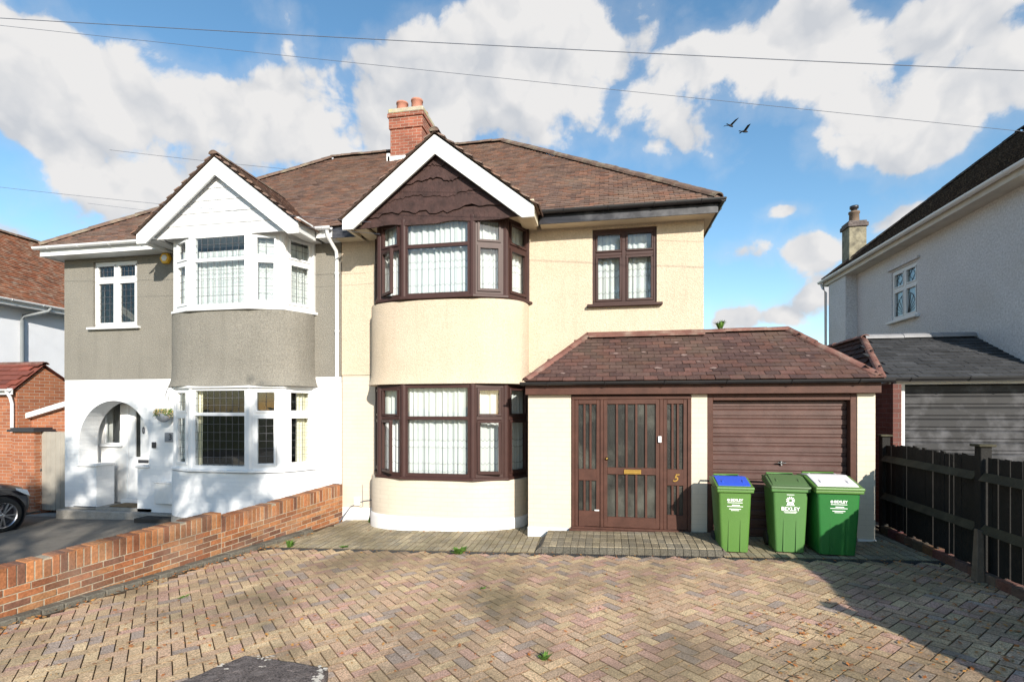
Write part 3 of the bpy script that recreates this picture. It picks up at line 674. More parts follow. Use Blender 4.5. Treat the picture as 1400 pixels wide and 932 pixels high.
# main roofs
EY, EZ, RY, RZ = 8.68, 5.38, 12.9, 8.85
SL = math.hypot(RY-EY, RZ-EZ); U0 = Vector((0, RY-EY, RZ-EZ))/SL
pal_t = [(1, 1, 1)]*5+[(.8, .82, .86)]*2+[(1.22, 1.1, 1.0)]*2+[(1.1, .9, .8)]*2+[(.7, .68, .7)]
HXR, HXL = 1.78, -11.62
def gable_inside(cx, hw=1.72):
    def f(x, h):
        z = EZ+h*U0.z; y = EY+h*U0.y; zg = 6.62-.785*abs(x-cx)
        return not (z < zg-.10 and abs(x-cx) < hw)
    return f
def half_roof(parent, xa, xb, hip_end, rid, cx):
    # xa party line ; xb outer eave corner ; rid = outer ridge end
    b = MB(); sgn = 1 if xb > xa else -1
    b.poly([(xa, EY, EZ), (xb, EY, EZ), (rid, RY, RZ), (xa, RY, RZ)]); b.poly([(xb, EY, EZ), (xb, 2*RY-EY, EZ), (rid, RY, RZ)])
    b.poly([(xa, 2*RY-EY, EZ), (xb, 2*RY-EY, EZ), (rid, RY, RZ), (xa, RY, RZ)])
    rn = random.Random(4 if sgn > 0 else 9); gi = gable_inside(cx)
    def ins(a, h):
        x = (min(xa, xb))+a; t = h*U0.y/(RY-EY); lim = xb+(rid-xb)*t
        if t > 1.0: return False
        ok = (x <= lim and x >= xa) if sgn > 0 else (x >= lim and x <= xa)
        return ok and gi(x, h)
    tiles(b, (min(xa, xb), EY, EZ), (1, 0, 0), U0, abs(xb-xa), SL, ins, pal=pal_t, rnd=rn)
    # hip plane
    UH = Vector((rid-xb, 0, RZ-EZ)); LH = UH.length; UH /= LH
    def insh(a, h):
        t = h/LH; y = a; return t < 1 and y > (RY-EY)*t and y < 2*(RY-EY)-(RY-EY)*t
    tiles(b, (xb, EY, EZ), (0, 1, 0), UH, 2*(RY-EY), LH, insh, pal=pal_t, rnd=rn)
    o = b.build('roof', M['tile_brown'], parent, fixn=False)
    r = MB(); ridge(r, (xb, EY+.02, EZ+.05), (rid, RY, RZ+.05), .12, rnd=rn); ridge(r, (rid, RY, RZ+.05), (xa, RY, RZ+.05), .12, rnd=rn)
    r.build('ridge_tiles', M['ridge_tile'], o, fixn=False)
    return o
roof5 = half_roof(H5, -5.0, HXR, 1, -2.6, CX5)
def gable(parent, cx, board_m, waney):
    ez, az, hw, y0 = 5.40, 6.62, 1.72, 8.10
    sl = .785; b = MB(); rn = random.Random(int(abs(cx)*10))
    for sg in (-1, 1):
        U = Vector((-sg, 0, sl)).normalized(); Hh = hw*math.hypot(1, sl); o0 = Vector((cx+sg*hw, y0, az-sl*hw))
        def yv(z): return EY+(z-EZ)*(RY-EY)/(RZ-EZ)
        def ins(a, h, U=U, o0=o0): 
            z = o0.z+U.z*h; return h < Hh and y0+a < yv(z)+.1 and a > 0
        tiles(b, o0, (0, 1, 0), U, 3, Hh, ins, pal=pal_t, rnd=rn)
        za = az; b.poly([tuple(o0), (cx+sg*hw, yv(o0.z), o0.z), (cx, yv(za), za), (cx, y0, za)])
    o = b.build('gable_roof', M['tile_brown'], parent, fixn=False)
    r = MB(); ridge(r, (cx, y0+.0, az+.03), (cx, EY+(az-EZ)*1.21+.1, az+.03), .085, rnd=rn); r.prism([(cx+.075*math.cos(math.pi*k/7), az-.0+.055*math.sin(math.pi*k/7)) for k in range(8)], 'y', y0+.004, y0+.02); r.build('ridge_tiles', M['ridge_tile'], o, fixn=False)
    g = MB()
    for sg in (-1, 1):
        pts = [(cx+(.0008*sg), 6.59), (cx+sg*1.67, 6.59-1.67*sl), (cx+sg*1.67, 5.10), (cx+sg*1.47, 5.10), (cx+(.0008*sg), 6.26)]
        g.prism(pts, 'y', 8.145, 8.19)
    split_build(g, 'barge_board', M['white_wood'], parent, bevel=.006)
    s = MB(); s.box(cx-1.6, cx-1.36, 8.192, 9.045, 5.20, 5.235); s.box(cx+1.36, cx+1.6, 8.192, 9.045, 5.20, 5.235); s.box(cx-1.36, cx+1.36, 8.31, 9.04, 5.253, 5.28)
    s.box(cx-1.66, cx-1.60, 8.19, 8.72, 5.14, 5.40); s.box(cx+1.60, cx+1.66, 8.19, 8.72, 5.14, 5.40)
    split_build(s, 'gable_soffit', M['soffit_cream'] if waney else M['white_wood'], parent)
    w = MB(); z = 5.16; k = 0; rn = random.Random(21)
    zs = [5.14, 5.34, 5.60, 5.86, 6.10, 6.42] if waney else [5.20, 5.42, 5.64, 5.86, 6.08, 6.3]
    for i in range(5):
        zb, zt = zs[i], zs[i+1]+.05
        def half(zz): return max(0, min(1.62, (6.40-zz)/.785))
        n = 44; low = []; up = []
        ph = rn.uniform(0, 6)
        for q in range(n+1):
            t = q/n*2-1; x = t*half(zb)
            tt = t+.22*math.sin(t*3.1+ph*1.7); dz = (.030*math.sin(tt*5+ph)+.035*abs(math.sin(tt*4.3+ph*2))**6+.014*math.sin(tt*17+ph)+.012*math.sin(tt*37+ph)+.010*math.sin(tt*71+ph*3)) if waney and i > 0 else (.02*math.sin(t*16) if waney else 0)
            if waney and i == 0: dz = max(0, .03*math.sin(t*9))
            low.append((cx+x, zb+dz)); 
        up = [(cx+half(zt), zt), (cx-half(zt), zt)] if half(zt) > .01 else [(cx, zt)]
        pts = low+up; yb = 8.285-.002*i
        yf = 8.255-.0 if waney else 8.262
        # each board leans out at its lower edge over the one beneath
        m_ = len(low); vs = [(x, yf-(.0 if not waney else .012*(i % 2)), zz) for x, zz in low]+[(x, yf+.018, zz) for x, zz in up]+[(x, yf+.03, zz) for x, zz in low]+[(x, yf+.03, zz) for x, zz in up]
        L_ = len(pts)
        w.add(vs, [list(range(L_)), list(range(2*L_-1, L_-1, -1))]+[(q, q+L_, (q+1) % L_+L_, (q+1) % L_) for q in range(L_)])
    split_build(w, 'gable_board', board_m, parent)
    return o
gable(H5, CX5, M['waney'], True)
# eaves: fascia, soffit, gutter
b = MB(); b.box(CX5+1.68, 1.76, 8.70, 8.72, 5.17, 5.37); b.box(-4.99, CX5-1.68, 8.70, 8.72, 5.17, 5.37); b.box(1.74, 1.76, 8.72, 17, 5.17, 5.37); split_build(b, 'fascia', M['black_paint'], H5)
b = MB(); b.box(CX5+1.68, 1.74, 8.72, YW, 5.20, 5.22); b.box(-4.99, CX5-1.68, 8.72, YW, 5.20, 5.22); b.box(1.6, 1.74, YW, 17, 5.20, 5.22); split_build(b, 'soffit', M['soffit_cream'], H5)
for q0, q1 in (((CX5+1.74, 8.635, 5.37), (1.86, 8.635, 5.37)), ((1.82, 8.6, 5.37), (1.82, 17, 5.37)), ((-4.72, 8.635, 5.34), (CX5-1.7, 8.635, 5.37))):
    b = MB(); gutter(b, q0, q1); b.build('gutter', M['black_plastic'], H5)
# chimney
b = MB(); b.box(-5.42, -4.58, 12.25, 13.15, 7.8, 9.12); b.box(-5.45, -4.55, 12.22, 13.18, 9.12, 9.40); b.box(-5.48, -4.52, 12.19, 13.21, 9.40, 9.50)
ch = b.build('chimney', M['chimney_brick'], roof5, bevel=.006)
b = MB(); b.box(-5.47, -4.53, 12.20, 13.20, 9.50, 9.63); b.box(-5.36, -4.64, 12.31, 13.09, 9.63, 9.70); b.build('chimney_cap', M['lichen'], roof5, bevel=.025)
for px, py, hh in ((-5.2, 12.5, .27), (-4.8, 12.5, .30), (-4.8, 12.88, .2), (-5.2, 12.88, .26)):
    b = MB(); b.lathe([(.15, 9.62), (.14, 9.64+hh*.85), (.155, 9.64+hh*.87), (.155, 9.64+hh), (.115, 9.64+hh), (.11, 9.62)], px, py, 18); b.build('chimney_pot', M['pot'], roof5, fixn=False)
b = MB(); b.box(-5.47, -5.0, 12.2, 12.24, 8.25, 8.42); b.box(-5.5, -5.42, 12.2, 13, 8.2, 8.5); b.build('flashing', M['white_wood'], roof5)

# porch and garage front
YP = 8.0
XP = lambda u: X(u, YP)
x_a, x_b, x_c, x_d, x_e, x_f = XP(722), XP(781), XP(945), XP(967), XP(1172), XP(1197)
b = MB(); b.box(x_a, x_b, YP, YP+.24, -.1, 2.3); b.box(x_c, x_d, YP, YP+.24, -.1, 2.3); b.box(x_e, x_f, YP, YP+.24, -.1, 2.3); b.box(x_a, x_a+.2, YP+.24, YW-.01, -.1, 2.4)
split_build(b, 'porch_pier', M['cream_brick'], H5, bevel=.004)
b = MB(); b.box(x_a-.006, x_b+.05, YP-.012, YP, -.1, .16); b.box(x_c-.05, x_d+.004, YP-.012, YP, -.1, .16); b.box(x_b+.05, x_c-.05, YP-.012, YP+.1, -.1, .14); b.box(x_e, x_f+.01, YP-.02, YP, -.1, .18)
split_build(b, 'plinth', M['white_plinth'], H5, bevel=.006)
b = MB(); b.box(x_f-.02, x_f+.0, YP+.25, 14, -.1, 2.35); b.box(x_d-.1, x_d, YP+.3, 14, -.1, 2.3); b.box(x_a+.2, x_f-.02, 13.9, 14, -.1, 2.4)
split_build(b, 'garage_wall', M['red_brick'], H5)
# porch joinery
zt_, zb_ = 2.22, .14
d0, d1 = XP(826), XP(901)
fr = MB(); fr.box(x_b+.004, x_c-.004, YP-.035, YP+.10, zb_-.0, zb_+.06); fr.box(x_b+.004, x_c-.004, YP-.02, YP+.08, zt_-.06, zt_)
for xx in (x_b+.004, d0-.06, d1+.01, x_c-.054): fr.box(xx, xx+.05, YP-.018, YP+.08, zb_+.06, zt_-.06)
fr.box(x_b-.03, x_c+.03, YP-.09, YP-.036, zb_-.0, zb_+.035)
porch = fr.build('porch_frame', M['brown_timber'], H5, bevel=.005)
zr0, zr1 = 1.00-.02, .82
def slatted(name, xa, xb, n, zlo, zhi, mid0, mid1, base_h, parent, y):
    f = MB(); w = .055
    f.box(xa, xa+w, y, y+.045, zlo, zhi); f.box(xb-w, xb, y, y+.045, zlo, zhi)
    f.box(xa+w, xb-w, y, y+.045, zhi-.07, zhi); f.box(xa+w, xb-w, y, y+.045, mid0, mid1); f.box(xa+w, xb-w, y, y+.045, zlo, zlo+base_h)
    for i in range(1, n):
        xx = xa+w+(xb-xa-2*w)*i/n; f.box(xx-.017, xx+.017, y+.002, y+.04, zlo+base_h, mid0); f.box(xx-.017, xx+.017, y+.002, y+.04, mid1, zhi-.07)
    o = f.build(name, M['brown_timber'], parent, bevel=.005)
    g = MB(); g.box(xa+w-.005, xb-w+.005, y+.028, y+.034, zlo+base_h-.005, mid0+.005); g.build('pane', M['obscure'], o)
    g = MB(); g.box(xa+w-.005, xb-w+.005, y+.028, y+.034, mid1-.005, zhi-.075); g.build('pane', M['obscure'], o)
    return o
Zp = lambda v: Z(862, v, YP)
slatted('sidelight', x_b+.056, d0-.062, 3, zb_+.062, zt_-.062, Zp(658), Zp(642), .24, H5, YP+.0)
sl2 = slatted('sidelight', d1+.062, x_c-.056, 3, zb_+.062, zt_-.062, Zp(662), Zp(640), .22, H5, YP+.0)
door = slatted('front_door', d0-.008, d1+.008, 5, zb_+.065, zt_-.064, Zp(648.5), Zp(639), .16, H5, YP-.012)
b = MB(); zz = Zp(644.5); b.box(XP(853), XP(876.5), YP-.024, YP-.012, zz-.035, zz+.035); b.box(XP(855.5), XP(874), YP-.030, YP-.024, zz-.018, zz+.018); b.build('letter_plate', M['brass'], door, bevel=.003)
b = MB(); b.lathe([(.0, 0), (.024, 0), (.026, .012), (.014, .018), (.014, .035), (0, .036)], 0, 0, 16, Matrix.Translation((XP(829.5), YP-.012, Zp(627))) @ Matrix.Rotation(R(90), 4, 'X')); b.build('door_lock', M['brass'], door)
b = MB(); b.box(XP(899.5), XP(904), YP-.045, YP-.018, Zp(604), Zp(595.5)); b.build('doorbell', M['upvc'], porch, bevel=.004)
text('house_number', '5', .16, Matrix.Translation((XP(923), YP-.004, Zp(652))) @ FRONT, M['brass'], sl2, .006, .002, shear=.35)
b = MB(); b.box(XP(813), XP(819), YP-.006, YP, Zp(699.5), Zp(698)); b.build('sticker', M['print_white'], porch)
# fascia, gutter of the porch
b = MB(); b.box(x_a-.03, x_f+.03, YP-.10, YP-.06, 2.235, 2.475); b.box(x_a-.03, x_f+.03, YP-.06, YP+.3, 2.232, 2.25); b.box(x_a-.03, x_a+.01, YP-.06, YW-.02, 2.24, 2.40)
b.build('porch_fascia', M['brown_timber'], H5, bevel=.004)
b = MB(); gutter(b, (x_a-.1, YP-.165, 2.425), (x_f+.15, YP-.165, 2.425), .052); b.build('porch_gutter', M['black_plastic'], H5)
# garage door
gx0, gx1 = XP(975), XP(1163); YD = YP+.14
b = MB(); b.box(x_d+.003, gx0, YP+.01, YP+.12, .0, 2.23); b.box(gx1, x_e-.003, YP+.01, YP+.12, .0, 2.23); b.box(gx0, gx1, YP+.01, YP+.12, 2.14, 2.23)
split_build(b, 'garage_frame', M['brown_timber'], H5, bevel=.005)
gd = MB(); rows = 15; zt2, zb2 = 2.14, .12; pts = []
for i in range(rows):
    z1 = zt2-(zt2-zb2)*i/rows; hgt = (zt2-zb2)/rows
    pts += [(YD, z1), (YD-.022, z1-.018), (YD-.022, z1-hgt*.62), (YD-.010, z1-hgt*.72), (YD-.010, z1-hgt*.93)]
pts += [(YD, zb2), (YD+.03, zb2), (YD+.03, zt2)]
gd.prism(pts, 'x', gx0+.003, gx1-.003)
gdo = gd.build('garage_door', M['garage_brown'], H5)
hb = MB(); hx, hz = X(1067, YD), Z(1067, 632, YD); hb.box(hx-.012, hx+.012, YD-.05, YD-.02, hz-.04, hz+.03); hb.box(hx-.06, hx+.06, YD-.065, YD-.045, hz-.008, hz+.010); hb.build('garage_handle', M['chrome'], gdo, bevel=.004)
# low hipped roof over porch and garage
ey, ez_, ry, rz_ = 7.80, 2.44, 9.10, 3.30
xl, xr, xtl, xtr = X(716, ey), X(1205, ey)+.02, -.33, 2.92
b = MB(); UU = Vector((0, ry-ey, rz_-ez_)); LL = UU.length; UU /= LL
b.poly([(xl, ey, ez_), (xr, ey, ez_), (xtr, ry, rz_), (xtl, ry, rz_)]); b.poly([(xl, ey, ez_), (xtl, ry, rz_), (xtl, ry+.2, rz_), (xl, 9.06, ez_)])
b.poly([(xr, ey, ez_), (xtr, ry, rz_), (xtr, 12.5, rz_), (xr, 14, ez_)]); b.poly([(1.6, ry, rz_), (xtr, ry, rz_), (xtr, 12, rz_-.3), (1.6, 12, rz_-.3)])
pal_r = [(1, 1, 1)]*6+[(.75, .75, .78)]*2+[(1.3, 1.15, 1.1)]*2+[(1.15, 1.0, .9)]
rn = random.Random(17)
tiles(b, (xl, ey, ez_), (1, 0, 0), UU, xr-xl, LL, lambda a, h: xl+a > xl+(xtl-xl)*h/LL and xl+a < xr+(xtr-xr)*h/LL and h < LL-.03, gauge=.115, w=.20, pal=pal_r, rnd=rn, th=.012)
U2 = Vector((xtr-xr, 0, rz_-ez_)); L2 = U2.length; U2 /= L2
tiles(b, (xr, ey, ez_), (0, 1, 0), U2, 5, L2, lambda a, h: a > (ry-ey)*h/L2 and h < L2, gauge=.115, w=.20, pal=pal_r, rnd=rn, th=.012)
proof = b.build('porch_roof', M['tile_red'], H5, fixn=False)
# lichen spots on the tiles
sp = MB()
for (u, v, s_) in ((842, 485, .05), (880, 483, .04), (899, 505, .06), (935, 487, .06), (975, 505, .05), (1036, 485, .05), (1068, 477, .04), (800, 503, .04), (1104, 488, .04), (1055, 470, .03), (860, 478, .03), (1018, 482, .025), (1000, 478, .03), (925, 470, .04), (1125, 503, .04), (770, 512, .04), (955, 496, .03)):
    y = ey+.2
    for _ in range(30):
        x = X(u, y); z = Z(u, v, y); y += ((ez_+(y-ey)*(rz_-ez_)/(ry-ey))-z)*-.5*-1 if False else (z-(ez_+(y-ey)*(rz_-ez_)/(ry-ey)))*.8
    Np = Vector((0, -(rz_-ez_), ry-ey)).normalized(); c0 = Vector((X(u, y), y, ez_+(y-ey)*(rz_-ez_)/(ry-ey)))+Np*.027
    nn = 11; vs = [c0+Vector((1, 0, 0))*math.cos(6.283*k/nn)*s_*rn.uniform(.6, 1.2)+UU*math.sin(6.283*k/nn)*s_*.6*rn.uniform(.6, 1.2) for k in range(nn)]
    sp.add(vs, [list(range(nn))])
sp.build('lichen_spots', mat('pale_lichen', (.18, .125, .11), .9, .3, 20), proof, fixn=False)
r = MB(); ridge(r, (xl+.02, ey+.02, ez_+.03), (xtl, ry, rz_+.02), .075, .3); ridge(r, (xr-.02, ey+.02, ez_+.03), (xtr, ry, rz_+.03), .085, .3); ridge(r, (xtr, ry, rz_+.03), (1.62, ry, rz_+.03), .085, .3)
r.build('ridge_tiles', M['ridge_red'], proof, fixn=False)
b = MB(); b.box(xtl, 1.62, YW-.03, YW-.002, rz_-.02, rz_+.05); b.poly([(xl, ey+.02, ez_+.05), (xtl, YW-.02, rz_+.06), (xtl, YW, rz_), (xl, YW-.02, ez_)]); b.box(-.3, 1.6, YW-.14, YW-.03, rz_-.055, rz_-.02); b.build('flashing', M['ridge_red'], proof)
# utility box and wires on wall
b = MB(); b.box(X(485, YW), X(493, YW), YW-.04, YW+.01, Z(489, 690, YW), Z(489, 679, YW)); jb = b.build('junction_box', M['upvc'], H5, bevel=.004)
b = MB(); zz = Z(489, 690, YW)
b.tube([(X(495, YW), YW+.005, Z(495, 662, YW)), (X(496, YW), YW+.004, zz-.02), (X(488, YW), YW+.004, zz-.08), (X(482, YW), YW+.004, zz-.06)], .005, 6)
b.tube([(-4.2, YW-.0, .32), (-4.55, YW-.0, .27), (-4.8, YW-.02, .16), (-4.9, YW-.1, .0), (-4.88, YW-.3, -.08)], .009, 6); b.build('wall_cable', M['cable'], jb)

# ------------------------------------------------------------------ number three: grey and white house
H3 = thing('semi_detached_house', 'semi-detached house, grey render above, white below, with white windows and arched porch', 'house', (-8.2, 9.05, gz(-8.2)))
lx0, lx1, lz0, lz1 = X(128, YW), X(188, YW), Z(158, 447, YW), Z(158, 357, YW)
b = MB(); holed_wall(b, -11.43, -5.005, 2.64, 5.27, YW-.01, YW+.25, [(CX3-1.36, CX3+1.36, 0, 5.25), (lx0, lx1, lz0, lz1)]); b.build('upper_wall', M['grey_render'], H3); b = MB(); b.box(-11.43, -11.2, YW+.252, 17, 2.64, 5.27); b.build('upper_side_wall', M['grey_render'], H3)
# lower wall with the arch
ax0, ax1 = -11.06, -9.32; acx = (ax0+ax1)/2; ar = (ax1-ax0)/2; zsp, zled = 1.32, .80; nx0, nx1 = -10.62, -9.60; zfl = .0
b = MB(); yf, yb = YW+.0, YW+.26
arch = [(acx+ar*math.cos(math.pi*k/24), zsp+ar*math.sin(math.pi*k/24)) for k in range(25)]
def fill(pts):
    b.poly([(x, yf, z) for x, z in pts]); b.poly([(x, yb, z) for x, z in pts][::-1])
fill([(-11.43, -.5), (ax0, -.5), (ax0, 2.635), (-11.43, 2.635)]); fill([(ax1, -.5), (CX3-1.36, -.5), (CX3-1.36, 2.635), (ax1, 2.635)])
fill([(CX3+1.36, -.5), (-5.0, -.5), (-5.0, 2.635), (CX3+1.36, 2.635), (CX3+1.36, 2.60)]); fill([(CX3-1.36, 2.6), (CX3+1.36, 2.6), (CX3+1.36, 2.635), (CX3-1.36, 2.635)])
for k in range(24):
    a, c = arch[k], arch[k+1]; fill([a, (a[0], 2.635), (c[0], 2.635), c]); b.poly([(a[0], yf, a[1]), (a[0], yb+.14, a[1]), (c[0], yb+.14, c[1]), (c[0], yf, c[1])])
fill([(ax0, -.5), (nx0, -.5), (nx0, zled), (ax0, zled)]); fill([(nx1, -.5), (ax1, -.5), (ax1, zled), (nx1, zled)])
for xx, za, zb3 in ((ax0, zled, zsp), (ax1, zled, zsp), (nx0, -.5, zled), (nx1, -.5, zled)): b.poly([(xx, yf, za), (xx, yb+.14, za), (xx, yb+.14, zb3), (xx, yf, zb3)])
b.build('lower_wall', M['white_brick'], H3); b = MB(); b.box(-11.43, -11.26, YW+.262, 17, -.5, 2.635); b.build('lower_side_wall', M['white_brick'], H3)
b = MB(); b.box(ax0-.02, nx0+.03, YW-.04, yb+.14, zled, zled+.045); b.box(nx1-.03, ax1+.02, YW-.04, yb+.14, zled, zled+.045); split_build(b, 'arch_ledge', M['white_plinth'], H3, bevel=.01)
# porch recess
RYD = 9.62
dwx0, dwx1 = X(143, RYD), X(165.5, RYD); ddx0, ddx1 = X(173.5, RYD), X(173.5, RYD)+.92
b = MB(); holed_wall(b, -11.26, -9.2, -.4, 2.6, RYD, RYD+.2, [(dwx0, dwx1, Z(155, 607, RYD), Z(155, 549, RYD)), (ddx0, ddx1, -.0, 2.18)])
b.box(-11.26, -11.2, YW+.26, RYD, -.4, 2.6); b.box(-9.26, -9.2, YW+.26, RYD, -.4, 2.6); b.box(-11.2, -9.26, YW+.26, RYD, 2.45, 2.5)
b.build('porch_recess_wall', M['white_plinth'], H3)
b = MB(); b.box(-11.2, -9.26, YW-.0, RYD+.2, -.32, -.05); b.build('porch_floor', M['concrete'], H3)
b = MB(); b.box(-11.46, CX3-1.42, YW-.16, YW-.003, -.5, -.11); b.box(-11.44, nx0, YW-.012, YW+.02, -.11, -.07); split_build(b, 'plinth', M['concrete'], H3, bevel=.01)
fr = MB(); jobs = []; Mx = facet_matrix((dwx0, RYD+.03), (dwx1, RYD+.03)); Wd = dwx1-dwx0; wz_a, wz_b = Z(155, 607, RYD), Z(155, 549, RYD)
ring(fr, 0, Wd, wz_a, wz_b, .03, -.03, .03, Mx); light(fr, jobs, Mx, .03, Wd-.03, wz_a+.03, wz_b-.03)
o = finish_window(fr, jobs, H3, M['upvc']); b = MB(); b.box(dwx0-.08, dwx1+.06, RYD-.07, RYD, wz_a-.05, wz_a-.005); b.build('sill', M['upvc'], o, bevel=.006)
# front door
fr = MB(); Mx = facet_matrix((ddx0, RYD+.02), (ddx1, RYD+.02)); Wd = ddx1-ddx0
ring(fr, 0, Wd, -.05, 2.18, .05, -.04, .03, Mx)
fr.box(.05, Wd-.05, -.03, .01, .0, .95, Mx); fr.box(.05, .22, -.03, .01, .95, 2.13, Mx); fr.box(.34, .56, -.03, .01, .95, 2.13, Mx); fr.box(.68, Wd-.05, -.03, .01, .95, 2.13, Mx); fr.box(.22, .34, -.03, .01, 1.98, 2.13, Mx); fr.box(.56, .68, -.03, .01, 1.98, 2.13, Mx)
fr.box(.12, .42, .01, .018, .12, .75, Mx); fr.box(.48, .78, .01, .018, .12, .75, Mx); fr.box(.20, .36, .01, .022, .92, .96, Mx); fr.box(.54, .70, .01, .022, .92, .96, Mx)
fd = fr.build('front_door', M['upvc'], H3, bevel=.005)
for a in (.22, .56):
    g = MB(); g.box(a, a+.12, -.02, -.01, .95, 1.98, Mx); g.build('pane', M['obscure'], fd)
g = MB(); g.box(.30, .56, .012, .03, .83, .90, Mx); g.build('letter_plate', M['dark_metal'], fd, bevel=.003)
g = MB(); g.tube([Mx @ Vector((.45+.02*math.cos(t), .04, 1.55+.07*math.sin(t))) for t in [R(k) for k in range(-90, 271, 30)]], .008, 6); g.build('door_knocker', M['dark_metal'], fd)
b = MB(); b.box(ddx0-.02, ddx1, RYD-.14, RYD, -.05, .04); b.build('door_step', M['white_plinth'], H3, bevel=.01)
bay_band(CX3, [(-.4, .015), (-.1, .012), (-.02, .0)], H3, M['concrete'], 'plinth')
bay_band(CX3, [(-.025, 0), (.5, 0), (.84, 0)], H3, M['white_brick'], 'bay_wall')
bay_band(CX3, [(2.44, .06), (2.50, .035), (2.60, .01), (2.8, 0), (3.82, 0)], H3, M['grey_render'], 'bay_wall')
o, cur, _ = bay(CX3, .90, 2.43, 1.92, H3, M['upvc'], lead=(.125, .15), seed=4, fw=.075)
for Mx, W, k in cur:
    if k == 4: curtain(o, W*.5, W-.04, .95, 2.38, -.10, Mx, 5, m='cream_curtain', amp=.03, name='curtain')
    if k == 2: curtain(o, .04, .14, .95, 2.38, -.12, Mx, 6, m='cream_curtain', amp=.03, name='curtain')
    if k == 1: curtain(o, .16, W*.55, .95, 2.38, -.12, Mx, 8, m='cream_curtain', amp=.03, name='curtain')
sill_band(CX3, .905, o, M['upvc'])
b = MB(); Q = [(CX3+a, y) for a, y in [(-1.50, 9.06), (-1.19, 8.44), (-.64, 8.22), (.64, 8.22), (1.19, 8.44), (1.50, 9.06)]]; b.prism(Q, 'z', 2.40, 2.442); b.build('head_trim', M['upvc'], o, bevel=.006)
o, cur, _ = bay(CX3, 3.87, 5.25, 4.76, H3, M['upvc'], lead=(.125, .15), seed=5, fw=.075)
for Mx, W, k in cur: curtain(o, .04, W-.03, 3.94, 4.96 if k == 2 else 5.12, -.10, Mx, k+23, amp=.024)
sill_band(CX3, 3.875, o, M['upvc'])
plain_window(lx0, lx1, lz0, lz1, Z(158, 382, YW), X(158, YW), H3, M['upvc'], lead=(.11, .13), net=False)
b = MB(); b.box(-11.4, -5.1, 13, 13.2, -.4, 5.4); b.box(-11.2, -5.1, YW+.3, 13, 2.5, 2.62); b.box(-5.14, -5.02, YW+.26, 13, -.4, 5.4); b.box(-11.26, -5.1, YW+.26, 13, 5.27, 5.33); b.box(-9.2, -5.1, 8.6, 13, -.4, -.15); b.box(-9.2, -9.1, YW+.28, 13, -.15, 5.3)
split_build(b, 'inner_wall', M['dark_interior'], H3)
roof3 = half_roof(H3, -5.0, HXL, -1, -7.4, CX3)
gable(H3, CX3, M['upvc'], False)
b = MB(); b.box(CX3+1.68, -5.0, 8.70, 8.72, 5.19, 5.37); b.box(-11.62, CX3-1.68, 8.70, 8.72, 5.19, 5.37); b.box(-11.62, -11.60, 8.72, 17, 5.19, 5.37); split_build(b, 'fascia', M['white_wood'], H3)
b = MB(); b.box(CX3+1.68, -5.0, 8.72, YW, 5.20, 5.22); b.box(-11.60, CX3-1.68, 8.72, YW, 5.20, 5.22); b.box(-11.60, -11.43, YW, 17, 5.20, 5.22); split_build(b, 'soffit', M['white_wood'], H3)
for q0, q1 in (((CX3+1.72, 8.635, 5.36), (-4.98, 8.635, 5.36)), ((-11.69, 8.635, 5.36), (CX3-1.7, 8.635, 5.36))):
    b = MB(); gutter(b, q0, q1); b.build('gutter', M['upvc'], H3)
b = MB(); b.tube([(-5.06, 8.635, 5.30), (-5.06, 8.66, 5.20), (-5.06, 8.96, 5.02), (-5.06, 8.99, 4.9), (-5.06, 8.99, .6)], .036, 10)
for z in (4.6, 3.5, 2.4, 1.4): b.tube([(-5.06, 8.99, z-.02), (-5.06, 8.99, z+.02)], .045, 10)
b.build('downpipe', M['upvc'], H3)
# alarm box, number plaque, bell, meter box
ay = YW-.06; axx, azz = X(226, ay), Z(226, 353, ay)
b = MB(); b.lathe([(.0, -.0), (.115, 0), (.125, .03), (.115, .07), (0, .075)], 0, 0, 6, Matrix.Translation((axx, YW-.012, azz)) @ Matrix.Rotation(R(90), 4, 'X') @ Matrix.Rotation(R(0), 4, 'Z'), sm=False)
al = b.build('alarm_box', M['yellow'], H3)
b = MB(); b.lathe([(.0, .077), (.07, .077), (.07, .08), (0, .081)], 0, 0, 6, Matrix.Translation((axx, YW-.012, azz)) @ Matrix.Rotation(R(90), 4, 'X'), sm=False); b.build('alarm_cover', M['upvc'], al)
px0, px1, pz0, pz1 = X(226, YW), X(242, YW), Z(234, 604, YW), Z(234, 591, YW)
b = MB(); b.box(px0, px1, YW-.02, YW-.003, pz0, pz1); pq = b.build('number_plaque', M['slate_sign'], H3, bevel=.003)
text('house_number', '3', .17, Matrix.Translation(((px0+px1)/2, YW-.022, (pz0+pz1)/2)) @ FRONT, M['dark_metal'], pq, .002, .004)
b = MB(); b.box(X(209, YW), X(214, YW), YW-.035, YW-.002, Z(211, 612, YW), Z(211, 604, YW)); b.build('doorbell', M['dark_metal'], H3, bevel=.005)
b = MB(); b.box(X(217, YW), CX3-1.46, YW-.12, YW-.003, .08, .50); b.box(X(217, YW)-.01, CX3-1.46, YW-.13, YW-.003, .50, .53); b.build('meter_box', M['white_plinth'], H3, bevel=.015)

